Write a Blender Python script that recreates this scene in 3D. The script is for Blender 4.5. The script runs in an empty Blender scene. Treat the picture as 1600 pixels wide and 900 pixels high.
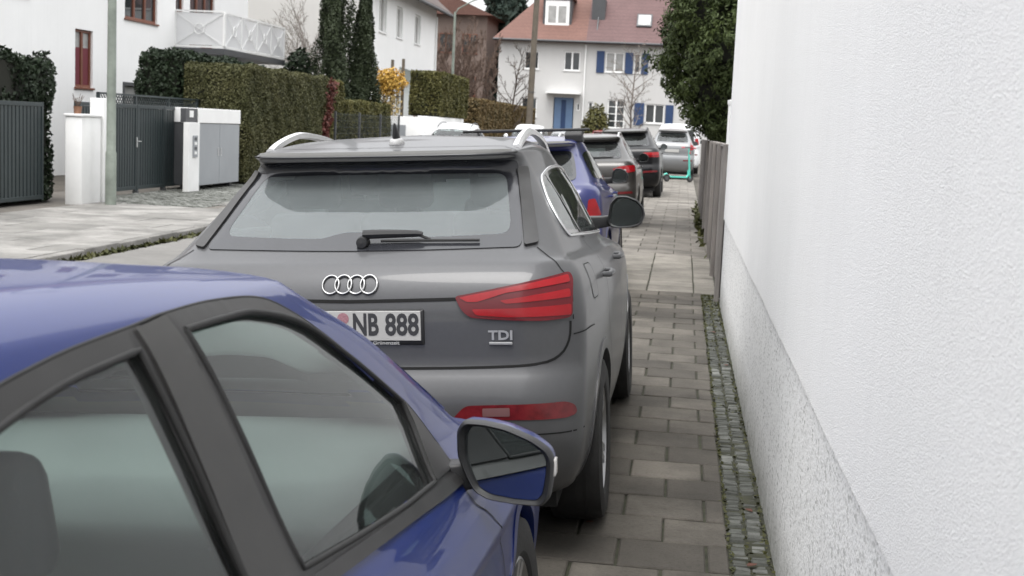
import bpy, bmesh, math, random
import numpy as np
from math import radians as R, sin, cos, pi
from mathutils import Vector, Matrix
from mathutils.bvhtree import BVHTree
from mathutils.geometry import delaunay_2d_cdt

SC = bpy.context.scene
COL = SC.collection
random.seed(7)
RNG = np.random.default_rng(11)

# ------------------------------------------------------------------ camera
def cam_matrix(yaw, pitch, roll):
    f = Vector((-sin(yaw)*cos(pitch), cos(yaw)*cos(pitch), -sin(pitch)))
    r = Vector((cos(yaw), sin(yaw), 0)); u = r.cross(f)
    r2 = cos(roll)*r + sin(roll)*u; u2 = -sin(roll)*r + cos(roll)*u
    return Matrix((r2, u2, -f)).transposed()
cd = bpy.data.cameras.new('camera')
cam = bpy.data.objects.new('camera', cd); COL.objects.link(cam)
cam.matrix_world = Matrix.Translation((0, 0, 1.65)) @ cam_matrix(.1237, .121, .045).to_4x4()
cd.sensor_fit = 'HORIZONTAL'; cd.sensor_width = 36; cd.lens = 2061*36/1600
cd.clip_start = .05; cd.clip_end = 2000
cd.dof.use_dof = True; cd.dof.focus_distance = 5.0; cd.dof.aperture_fstop = 8
SC.camera = cam

# ------------------------------------------------------------------ sky, sun, exposure
SUN_EL, SUN_AZ = R(68), R(188)
wd = bpy.data.worlds.new('World'); SC.world = wd; wd.use_nodes = True
nt = wd.node_tree; nt.nodes.clear()
sky = nt.nodes.new('ShaderNodeTexSky'); sky.sky_type = 'NISHITA'; sky.sun_disc = False
sky.sun_elevation = SUN_EL; sky.sun_rotation = SUN_AZ; sky.air_density = 1.6; sky.dust_density = 6; sky.ozone_density = 1
hs = nt.nodes.new('ShaderNodeHueSaturation'); hs.inputs['Saturation'].default_value = .10
mx = nt.nodes.new('ShaderNodeMixRGB'); mx.inputs[0].default_value = .72; mx.inputs[2].default_value = (9.6, 9.7, 9.9, 1)   # cloud cover: an even pale grey deck
bg = nt.nodes.new('ShaderNodeBackground'); bg.inputs['Strength'].default_value = .135
wo = nt.nodes.new('ShaderNodeOutputWorld')
nt.links.new(sky.outputs[0], hs.inputs['Color']); nt.links.new(hs.outputs[0], mx.inputs[1])
tc = nt.nodes.new('ShaderNodeTexCoord'); sz_ = nt.nodes.new('ShaderNodeSeparateXYZ'); nt.links.new(tc.outputs['Generated'], sz_.inputs[0])
# overcast deck: brighter overhead than at the horizon
mr_ = nt.nodes.new('ShaderNodeMapRange'); mr_.inputs[1].default_value = 0; mr_.inputs[2].default_value = 1; mr_.inputs[3].default_value = .50; mr_.inputs[4].default_value = 1.45; nt.links.new(sz_.outputs['Z'], mr_.inputs[0])
ml_ = nt.nodes.new('ShaderNodeVectorMath'); ml_.operation = 'SCALE'; nt.links.new(mx.outputs[0], ml_.inputs[0]); nt.links.new(mr_.outputs[0], ml_.inputs['Scale'])
nt.links.new(ml_.outputs[0], bg.inputs['Color']); nt.links.new(bg.outputs[0], wo.inputs['Surface'])
sl = bpy.data.lights.new('sun', 'SUN'); sl.energy = .9; sl.angle = R(25); sl.color = (1, .97, .93)
so = bpy.data.objects.new('sun', sl); COL.objects.link(so)
# the sun stands behind the camera, veiled by cloud
sd = Vector((-.05, -.36, .93)).normalized()
so.rotation_euler = sd.to_track_quat('Z', 'Y').to_euler(); so.location = (0, 0, 40)
vs = SC.view_settings; vs.view_transform = 'Standard'; vs.look = 'None'; vs.exposure = 0.98; vs.gamma = 1; vs.use_curve_mapping = False
SC.render.engine = 'CYCLES'
SC.cycles.max_bounces = 8; SC.cycles.transparent_max_bounces = 16; SC.cycles.use_denoising = True
SC.cycles.caustics_reflective = False; SC.cycles.caustics_refractive = False

# ------------------------------------------------------------------ object helpers
def tag(o, label=None, cat=None, group=None, kind=None):
    if label: o['label'] = label
    if cat: o['category'] = cat
    if group: o['group'] = group
    if kind: o['kind'] = kind
    return o
def empty(name, loc=(0, 0, 0), rot=(0, 0, 0)):
    o = bpy.data.objects.new(name, None); COL.objects.link(o); o.location = loc; o.rotation_euler = rot
    o.empty_display_size = .2
    return o
def link(name, me, mats=None, parent=None, smooth=False):
    o = bpy.data.objects.new(name, me); COL.objects.link(o)
    if mats is not None:
        for m in (mats if isinstance(mats, (list, tuple)) else [mats]): me.materials.append(m)
    if smooth:
        me.polygons.foreach_set('use_smooth', [True]*len(me.polygons))
    if parent: o.parent = parent
    return o
def copy_tree(o, parent=None):
    c = o.copy(); COL.objects.link(c)
    if parent is not None: c.parent = parent
    for ch in [x for x in bpy.data.objects if x.parent == o]: copy_tree(ch, c)
    return c
def auto_smooth(me, ang=40):
    me.polygons.foreach_set('use_smooth', [True]*len(me.polygons))
    me.set_sharp_from_angle(angle=R(ang))

class MB:
    """collects shapes, builds ONE mesh object"""
    def __init__(s): s.v = []; s.f = []; s.m = []; s.mi = 0
    def add(s, vs, fs):
        n = len(s.v); s.v += [tuple(map(float, p)) for p in vs]; s.f += [tuple(i+n for i in f) for f in fs]; s.m += [s.mi]*len(fs); return s
    def box(s, x0, x1, y0, y1, z0, z1):
        return s.add([(x0,y0,z0),(x1,y0,z0),(x1,y1,z0),(x0,y1,z0),(x0,y0,z1),(x1,y0,z1),(x1,y1,z1),(x0,y1,z1)],
                     [(0,3,2,1),(4,5,6,7),(0,1,5,4),(1,2,6,5),(2,3,7,6),(3,0,4,7)])
    def obox(s, c, ax, ay, az):
        c, ax, ay, az = map(Vector, (c, ax, ay, az))
        return s.add([c+i*ax+j*ay+k*az for k in (-1,1) for j in (-1,1) for i in (-1,1)],
                     [(0,2,3,1),(4,5,7,6),(0,1,5,4),(1,3,7,5),(3,2,6,7),(2,0,4,6)])
    def bar(s, a, b, w, h=None, up=(0,0,1)):
        a, b, up = Vector(a), Vector(b), Vector(up); h = h or w; d = (b-a)
        if abs(d.normalized().dot(up)) > .98: up = Vector((0,1,0))
        sx = d.cross(up).normalized(); sz = sx.cross(d).normalized()
        return s.obox((a+b)/2, sx*w/2, d/2, sz*h/2)
    def tube(s, pts, rad, n=8, cap=True):
        pts = [Vector(p) for p in pts]; m = len(pts)
        rad = rad if isinstance(rad, (list, tuple)) else [rad]*m
        vs = []; prev = None
        for i, p in enumerate(pts):
            t = (pts[min(i+1, m-1)]-pts[max(i-1, 0)]).normalized()
            if prev is None:
                a = Vector((0,0,1)) if abs(t.z) < .9 else Vector((1,0,0)); x = t.cross(a).normalized()
            else:
                x = (prev - t*prev.dot(t)); x = x.normalized() if x.length > 1e-6 else t.orthogonal().normalized()
            prev = x; y = t.cross(x)
            vs += [p+(x*cos(2*pi*k/n)+y*sin(2*pi*k/n))*rad[i] for k in range(n)]
        fs = [(i*n+k, i*n+(k+1) % n, (i+1)*n+(k+1) % n, (i+1)*n+k) for i in range(m-1) for k in range(n)]
        if cap: fs += [tuple(range(n))[::-1], tuple(range((m-1)*n, m*n))]
        return s.add(vs, fs)
    def lathe(s, prof, axis='z', c=(0,0,0), n=24, a0=0, a1=2*pi, cap=False):
        full = abs(a1-a0-2*pi) < 1e-6; k = n if full else n+1; vs = []
        for r, h in prof:
            for i in range(k):
                a = a0+(a1-a0)*i/n; p = (r*cos(a), r*sin(a), h)
                if axis == 'x': p = (h, r*cos(a), r*sin(a))
                if axis == 'y': p = (r*cos(a), h, r*sin(a))
                vs.append((p[0]+c[0], p[1]+c[1], p[2]+c[2]))
        m = len(prof); fs = []
        for j in range(m-1):
            for i in range(n):
                i2 = (i+1) % k; fs.append((j*k+i, j*k+i2, (j+1)*k+i2, (j+1)*k+i))
        if cap: fs += [tuple(range(k))[::-1], tuple(range((m-1)*k, m*k))]
        return s.add(vs, fs)
    def prism(s, pts, a, b, axis='y'):
        n = len(pts); mk = {'y': lambda p, t: (p[0], t, p[1]), 'x': lambda p, t: (t, p[0], p[1]), 'z': lambda p, t: (p[0], p[1], t)}[axis]
        return s.add([mk(p, a) for p in pts]+[mk(p, b) for p in pts],
                     [tuple(range(n))[::-1], tuple(range(n, 2*n))]+[(i, (i+1) % n, n+(i+1) % n, n+i) for i in range(n)])
    def loft(s, rings, cap=True):
        n = len(rings[0]); m = len(rings); vs = [p for r in rings for p in r]
        fs = [(j*n+i, j*n+(i+1) % n, (j+1)*n+(i+1) % n, (j+1)*n+i) for j in range(m-1) for i in range(n)]
        if cap: fs += [tuple(range(n))[::-1], tuple(range((m-1)*n, m*n))]
        return s.add(vs, fs)
    def build(s, name, mats, parent=None, smooth=None, bevel=0, seg=2, recalc=True):
        me = bpy.data.meshes.new(name); me.from_pydata(s.v, [], s.f); me.update()
        if bevel or recalc:
            bm = bmesh.new(); bm.from_mesh(me)
            if len(s.m) and max(s.m) > 0:
                bm.faces.ensure_lookup_table()
                for i, f in enumerate(bm.faces): f.material_index = s.m[i]
            if recalc: bmesh.ops.recalc_face_normals(bm, faces=bm.faces)
            if bevel:
                es = [e for e in bm.edges if len(e.link_faces) == 2 and e.calc_face_angle(0) > .5]
                bmesh.ops.bevel(bm, geom=es, offset=bevel, segments=seg, affect='EDGES', profile=.5, clamp_overlap=True)
            bm.to_mesh(me); bm.free()
        else:
            me.polygons.foreach_set('material_index', s.m)
        o = link(name, me, mats, parent)
        if smooth: auto_smooth(me, smooth)
        return o

# ------------------------------------------------------------------ materials
def nmat(name):
    m = bpy.data.materials.new(name); m.use_nodes = True; t = m.node_tree
    return m, t, t.nodes['Principled BSDF']
def node(t, kind, **kw):
    n = t.nodes.new(kind)
    for k, v in kw.items():
        if k.startswith('i_'):
            key = k[2:]; key = int(key) if key.isdigit() else key.replace('_', ' ')
            n.inputs[key].default_value = v
        else: setattr(n, k, v)
    return n
def coords(t, scale=(1,1,1), kind='Object'):
    c = node(t, 'ShaderNodeTexCoord'); mp = node(t, 'ShaderNodeMapping'); mp.inputs['Scale'].default_value = scale
    t.links.new(c.outputs[kind], mp.inputs['Vector']); return mp.outputs[0]
def noise(t, vec, scale, detail=4, rough=.55):
    n = node(t, 'ShaderNodeTexNoise'); n.inputs['Scale'].default_value = scale; n.inputs['Detail'].default_value = detail; n.inputs['Roughness'].default_value = rough
    t.links.new(vec, n.inputs['Vector']); return n.outputs['Fac']
def ramp(t, fac, stops):
    r = node(t, 'ShaderNodeValToRGB'); e = r.color_ramp.elements
    while len(e) < len(stops): e.new(.5)
    for el, (p, c) in zip(e, stops):
        el.position = p; el.color = c if len(c) == 4 else (*c, 1)
    t.links.new(fac, r.inputs[0]); return r.outputs[0]
def mixc(t, fac, a, b, mode='MIX'):
    m = node(t, 'ShaderNodeMixRGB'); m.blend_type = mode
    for i, v in enumerate((fac, a, b)):
        if isinstance(v, (int, float)): m.inputs[i].default_value = v
        elif isinstance(v, tuple): m.inputs[i].default_value = v if len(v) == 4 else (*v, 1)
        else: t.links.new(v, m.inputs[i])
    return m.outputs[0]
def bump(t, bs, h, strength=.3, dist=.01):
    b = node(t, 'ShaderNodeBump'); b.inputs['Strength'].default_value = strength; b.inputs['Distance'].default_value = dist
    t.links.new(h, b.inputs['Height']); t.links.new(b.outputs[0], bs.inputs['Normal']); return b
def pm(name, col, rough=.6, metal=0, coat=0, var=0, vs=3, bmp=0, bs=60, bd=.005, spec=.5):
    m, t, b = nmat(name)
    b.inputs['Base Color'].default_value = (*col, 1); b.inputs['Roughness'].default_value = rough; b.inputs['Metallic'].default_value = metal
    b.inputs['Coat Weight'].default_value = coat; b.inputs['Coat Roughness'].default_value = .03
    b.inputs['Specular IOR Level'].default_value = spec
    if var or bmp: v = coords(t)
    if var:
        f = noise(t, v, vs, 6, .6)
        c = ramp(t, f, [(.3, tuple(max(0, x*(1-var)) for x in col)), (.7, tuple(min(1, x*(1+var)) for x in col))])
        t.links.new(c, b.inputs['Base Color'])
    if bmp: bump(t, b, noise(t, v, bs, 5), bmp, bd)
    return m
def paint(name, col, metal=.0, rough=.4, dirt=.25, coat=.6, cr0=.03, spec=.4):
    """car paint: coloured base with flake, clear coat, a film of road dust low down and in patches"""
    m, t, b = nmat(name); v = coords(t)
    n1 = noise(t, v, 2.2, 8, .65); n2 = noise(t, v, 60, 3)
    dust = (.13, .127, .12)
    g = node(t, 'ShaderNodeSeparateXYZ'); c = node(t, 'ShaderNodeTexCoord'); t.links.new(c.outputs['Object'], g.inputs[0])
    mr = node(t, 'ShaderNodeMapRange'); mr.inputs[1].default_value = .95; mr.inputs[2].default_value = .2; mr.inputs[3].default_value = .12; mr.inputs[4].default_value = 1; t.links.new(g.outputs['Z'], mr.inputs[0])
    mu = node(t, 'ShaderNodeMath', operation='MULTIPLY'); t.links.new(mr.outputs[0], mu.inputs[0]); t.links.new(n1, mu.inputs[1])
    m2 = node(t, 'ShaderNodeMath', operation='MULTIPLY'); t.links.new(mu.outputs[0], m2.inputs[0]); m2.inputs[1].default_value = dirt*2
    m2.use_clamp = True
    base = mixc(t, n2, tuple(x*.94 for x in col), tuple(min(1, x*1.06) for x in col))
    t.links.new(mixc(t, m2.outputs[0], base, dust), b.inputs['Base Color'])
    b.inputs['Metallic'].default_value = metal; b.inputs['Roughness'].default_value = rough
    b.inputs['Coat Weight'].default_value = coat
    cr = node(t, 'ShaderNodeMapRange'); cr.inputs[1].default_value = .0; cr.inputs[2].default_value = .5; cr.inputs[3].default_value = cr0; cr.inputs[4].default_value = cr0+.25
    t.links.new(m2.outputs[0], cr.inputs[0]); t.links.new(cr.outputs[0], b.inputs['Coat Roughness'])
    b.inputs['Coat IOR'].default_value = 1.5; b.inputs['Specular IOR Level'].default_value = spec
    return m
def glassmat(name, tint=(.72, .80, .77), ior=1.5, film=0.0, filmcol=(.4, .42, .4), rough=.0, patch=.5):
    """thin sheet of car or window glass: tinted see-through plus mirror reflection by Fresnel, a film of dust, on the rear screen also painted sky haze"""
    m, t, b = nmat(name); t.nodes.remove(b); out = t.nodes['Material Output']
    tr = node(t, 'ShaderNodeBsdfTransparent'); tr.inputs[0].default_value = (*tint, 1)
    gl = node(t, 'ShaderNodeBsdfGlossy'); gl.inputs['Roughness'].default_value = rough; gl.inputs[0].default_value = (.95, .97, .97, 1)
    fr = node(t, 'ShaderNodeFresnel'); fr.inputs[0].default_value = ior
    mxx = node(t, 'ShaderNodeMixShader'); t.links.new(fr.outputs[0], mxx.inputs[0]); t.links.new(tr.outputs[0], mxx.inputs[1]); t.links.new(gl.outputs[0], mxx.inputs[2])
    last = mxx.outputs[0]
    if film:
        di = node(t, 'ShaderNodeBsdfDiffuse'); di.inputs[0].default_value = (*filmcol, 1)
        v = coords(t); f = noise(t, v, 3.5, 7, .65)
        mr = node(t, 'ShaderNodeMapRange'); mr.inputs[1].default_value = .3; mr.inputs[2].default_value = .75; mr.inputs[3].default_value = film*(1-patch); mr.inputs[4].default_value = film*(1+patch); t.links.new(f, mr.inputs[0])
        m3 = node(t, 'ShaderNodeMixShader'); t.links.new(mr.outputs[0], m3.inputs[0]); t.links.new(last, m3.inputs[1]); t.links.new(di.outputs[0], m3.inputs[2]); last = m3.outputs[0]
    t.links.new(last, out.inputs['Surface']); return m
def leafmat(name, c1, c2, c3=None, rough=.6):
    m, t, b = nmat(name); v = coords(t); f = noise(t, v, 1.1, 6, .7); g = noise(t, v, 14, 3)
    c = ramp(t, f, [(.3, c1), (.68, c2)])
    c = mixc(t, ramp(t, g, [(.52, (0,0,0)), (.85, (.8,.8,.8))]), c, c3 or tuple(x*1.5 for x in c2))
    t.links.new(c, b.inputs['Base Color']); b.inputs['Roughness'].default_value = rough; b.inputs['Specular IOR Level'].default_value = .25
    b.inputs['Subsurface Weight'].default_value = 0
    return m

M = {}
M['black_plastic'] = pm('black plastic', (.014, .014, .015), .5, bmp=.12, bs=500, bd=.001, var=.15)
M['trim'] = pm('matt black trim', (.025, .0245, .0245), .48, var=.2, vs=6, bmp=.1, bs=400, bd=.001)
M['gloss_black'] = pm('gloss black', (.010, .010, .011), .12, coat=.5)
M['rubber'] = pm('rubber', (.018, .018, .018), .75, var=.25, vs=8, bmp=.2, bs=120, bd=.002)
M['tyre'] = pm('tyre rubber', (.020, .0195, .019), .85, var=.35, vs=9, bmp=.4, bs=70, bd=.004)
M['seam'] = pm('panel gap', (.004, .004, .004), .9)
M['frit'] = pm('black glass border', (.013, .014, .016), .06, spec=.6)
M['frit_sheen'] = pm('black glass border with dust and sheen', (.036, .037, .043), .12, var=.15, vs=4)  # colour lifted for dust and for the sky's reflection painted in
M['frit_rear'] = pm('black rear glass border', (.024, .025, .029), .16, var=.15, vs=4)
M['emblem'] = pm('emblem chrome', (.34, .34, .34), .25, metal=1)
M['chrome'] = pm('satin chrome', (.72, .72, .73), .22, metal=1)
M['bright'] = pm('brushed aluminium', (.74, .74, .74), .32, metal=1, var=.05)
M['badge'] = pm('badge silver', (.36, .36, .36), .3, metal=.3)
M['pillar'] = pm('textured pillar trim', (.034, .033, .032), .5, var=.1, vs=20, bmp=.15, bs=900, bd=.0006)
M['mirror'] = pm('mirror glass', (.48, .52, .52), .01, metal=1)
M['lining'] = pm('grey headlining', (.16, .16, .155), .9, var=.1)
M['seatcloth'] = pm('dark seat cloth', (.020, .021, .023), .9, var=.2, bmp=.3, bs=200, bd=.002)
M['seat_grey'] = pm('grey seat cloth', (.075, .078, .08), .9, var=.15, bmp=.3, bs=200, bd=.002)
M['dash_grey'] = pm('grey dashboard plastic', (.20, .21, .205), .55, bmp=.2, bs=200, bd=.001)
M['dash'] = pm('dashboard plastic', (.018, .019, .020), .6, bmp=.2, bs=200, bd=.001)
M['under'] = pm('underbody', (.01, .01, .01), .9)
M['rim'] = pm('alloy rim', (.42, .42, .43), .32, metal=.9, var=.15)
M['lens_red'] = pm('red lamp lens', (.27, .006, .010), .2, coat=.2, var=.12, vs=9, spec=.3)
M['lens_dark'] = pm('dark red lamp lens', (.11, .007, .011), .2, coat=.2, var=.12, spec=.3)
M['lens_reflector'] = pm('reflector red', (.13, .010, .013), .25, coat=.3, var=.3, vs=30)
M['lens_insert'] = pm('reflector insert', (.15, .075, .075), .3)
M['lens_clear'] = pm('clear lamp lens', (.55, .53, .51), .15, coat=1)
M['lens_orange'] = pm('indicator lens', (.6, .45, .3), .15, coat=1)
M['plate'] = pm('plate white', (.43, .425, .41), .45, var=.05)
M['plate_ink'] = pm('plate ink', (.035, .035, .037), .5)
M['plate_blue'] = pm('plate blue', (.01, .04, .30), .5)
M['grey_print'] = pm('frame print', (.42, .42, .42), .5)
M['seal_red'] = pm('plate seal', (.32, .16, .18), .5, var=.3, vs=120)
M['carglass'] = glassmat('car glass', (.80, .89, .86), film=.05, filmcol=(.35, .37, .36))
M['sideglass'] = glassmat('side glass', (.74, .86, .82), ior=1.55, film=.05, filmcol=(.33, .35, .34))
M['rearglass'] = glassmat('rear screen glass', (.74, .82, .81), film=.20, filmcol=(.46, .51, .52), patch=.12)  # pale film paints the hazy sky reflection along with the dust
M['tintglass'] = glassmat('privacy glass', (.22, .25, .25), film=.03)
M['canopyglass'] = glassmat('canopy glass', (.86, .90, .88))
M['houseglass'] = glassmat('window glass', (.45, .5, .5), ior=1.7)
M['paint_grey'] = paint('grey metallic paint', (.082, .083, .087), metal=.25, rough=.45, dirt=.22, coat=.34, cr0=.05, spec=.18)
M['paint_blue'] = paint('blue metallic paint', (.006, .019, .125), metal=.15, rough=.38, dirt=.05, coat=.42, cr0=.015, spec=.2)
M['paint_blue2'] = paint('violet blue paint', (.010, .015, .10), metal=.1, rough=.35, dirt=.1)
M['paint_brown'] = paint('grey brown paint', (.028, .025, .022), metal=.25, rough=.4, dirt=.3)
M['paint_black'] = paint('black paint', (.005, .005, .006), rough=.3, dirt=.02, coat=.3, spec=.15)
M['paint_silver'] = paint('silver paint', (.20, .205, .21), metal=.3, rough=.4, dirt=.3)
M['paint_white'] = paint('white paint', (.72, .73, .74), rough=.4, dirt=.1)
M['paint_red'] = paint('red paint', (.32, .015, .02), rough=.4, dirt=.1)

# ------------------------------------------------------------------ car body surface
def pchip(x, Y, xq):
    x = np.asarray(x, float); Y = np.asarray(Y, float); h = np.diff(x); d = np.diff(Y, axis=0)/h[:, None, None]
    m = np.zeros_like(Y)
    w1 = (2*h[1:]+h[:-1])[:, None, None]; w2 = (h[1:]+2*h[:-1])[:, None, None]
    with np.errstate(divide='ignore', invalid='ignore'):
        mm = (w1+w2)/(w1/d[:-1]+w2/d[1:])
    m[1:-1] = np.where(d[:-1]*d[1:] > 0, np.nan_to_num(mm), 0); m[0] = d[0]; m[-1] = d[-1]
    i = np.clip(np.searchsorted(x, xq, 'right')-1, 0, len(h)-1); s = ((xq-x[i])/h[i])[:, None, None]; H = h[i][:, None, None]
    return Y[i]*(2*s**3-3*s**2+1)+m[i]*H*(s**3-2*s**2+s)+Y[i+1]*(-2*s**3+3*s**2)+m[i+1]*H*(s**3-s**2)
def lv(zr, zf, yr, yf, w, cr=(.30, .20), cf=(.38, .40), br=.05, bf=.10, tr=.05, tf=.07, zc=0, zs=1.0):
    return dict(zr=zr, zf=zf, yr=yr, yf=yf, w=w, cr=cr, cf=cf, br=br, bf=bf, tr=tr, tf=tf, zc=zc, zs=zs)
def outline(l, nA=14, nB=14, nC=70):
    w = l['w']; xs = []; ys = []; ym = (l['yr']+l['yf'])/2
    wr = max(w*(1-l['tr']), 0); wf = max(w*(1-l['tf']), 0)
    cx, cy = min(l['cr'][0], wr*.8), l['cr'][1]; fx, fy = min(l['cf'][0], wf*.8), l['cf'][1]
    br = l['br']; bf = l['bf']; xr = wr-cx; xf = wf-fx
    for i in range(nA):
        x = xr*i/nA; xs.append(x); ys.append(l['yr']+br*(x/max(wr, .01))**2)
    yb = l['yr']+br*(xr/max(wr, .01))**2; e = 2/2.35
    y1 = yb+cy
    for i in range(nB):
        a = pi/2*i/nB; xs.append(xr+cx*sin(a)**e); ys.append(yb+cy*(1-cos(a)**e))
    yfb = l['yf']-bf*(xf/max(wf, .01))**2; y2 = yfb-fy
    for i in range(nC):
        y = y1+(y2-y1)*i/(nC-1); qr = max(0, (ym-y)/(ym-y1))**2.2; qf = max(0, (y-ym)/(y2-ym))**2.2
        xs.append(w*(1-l['tr']*qr-l['tf']*qf)); ys.append(y)
    for i in range(1, nB+1):
        a = pi/2*i/nB; xs.append(xf+fx*max(0, cos(a))**e); ys.append(y2+fy*sin(a)**e)
    for i in range(1, nA+1):
        x = xf*(1-i/nA); xs.append(x); ys.append(l['yf']-bf*(x/max(wf, .01))**2)
    ys = np.array(ys); s = np.clip((ys-l['yr'])/(l['yf']-l['yr']), 0, 1)
    z = l['zr']+(l['zf']-l['zr'])*s**l['zs']+l['zc']*4*s*(1-s)
    return np.stack([np.array(xs), ys, z], 1)
def inside(poly, p):
    """points p (n,2) inside polygon"""
    poly = np.asarray(poly); x, y = p[:, 0], p[:, 1]; r = np.zeros(len(p), bool); j = len(poly)-1
    for i in range(len(poly)):
        xi, yi = poly[i]; xj, yj = poly[j]
        c = ((yi > y) != (yj > y)) & (x < (xj-xi)*(y-yi)/((yj-yi) if yj != yi else 1e-12)+xi)
        r ^= c; j = i
    return r
def roundpoly(pts, r=.03, n=5, dens=.03):
    """corners rounded by r (a number, or one per corner), edges cut to steps of dens"""
    N = len(pts); out = []
    rr = r if isinstance(r, (list, tuple)) else [r]*N
    P = [Vector(p) for p in pts]
    for i in range(N):
        a, b, c = P[i-1], P[i], P[(i+1) % N]; u = (a-b); v = (c-b); q = min(rr[i], u.length*.45, v.length*.45)
        if q < 1e-4: out.append(b); continue
        p0 = b+u.normalized()*q; p1 = b+v.normalized()*q
        for k in range(n+1):
            t = k/n; out.append(p0*(1-t)**2+b*2*t*(1-t)+p1*t*t)
    res = []
    for i, p in enumerate(out):
        q = out[(i+1) % len(out)]; d = (q-p).length
        if d < 1e-6: continue
        m = max(1, int(math.ceil(d/dens)))
        res += [tuple(p+(q-p)*k/m) for k in range(m)]
    return res
def offpoly(pts, d):
    """polygon pulled in by d (any turning direction)"""
    N = len(pts); P = [Vector(p) for p in pts]
    A = sum(P[i].x*P[(i+1) % N].y-P[(i+1) % N].x*P[i].y for i in range(N)); sg = 1 if A > 0 else -1
    out = []
    for i in range(N):
        a, b, c = P[i-1], P[i], P[(i+1) % N]; e1 = (b-a).normalized(); e2 = (c-b).normalized()
        n1 = Vector((-e1.y, e1.x))*sg; n2 = Vector((-e2.y, e2.x))*sg; k = (n1+n2); L = k.length
        k = k.normalized() if L > 1e-6 else n1
        out.append(tuple(b+k*d/max(.35, k.dot(n1))))
    return out
def spline(pts, dens=.03, closed=False):
    """Catmull-Rom through points"""
    P = [Vector(p) for p in pts]; N = len(P); out = []
    g = (lambda i: P[i % N]) if closed else (lambda i: P[max(0, min(N-1, i))])
    for i in range(N if closed else N-1):
        p0, p1, p2, p3 = g(i-1), g(i), g(i+1), g(i+2); m = max(1, int(math.ceil((p2-p1).length/dens)))
        for k in range(m):
            t = k/m; out.append(tuple(.5*((2*p1)+(p2-p0)*t+(2*p0-5*p1+4*p2-p3)*t*t+(3*p1-p0-3*p2+p3)*t**3)))
    if not closed: out.append(tuple(P[-1]))
    return out

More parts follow.
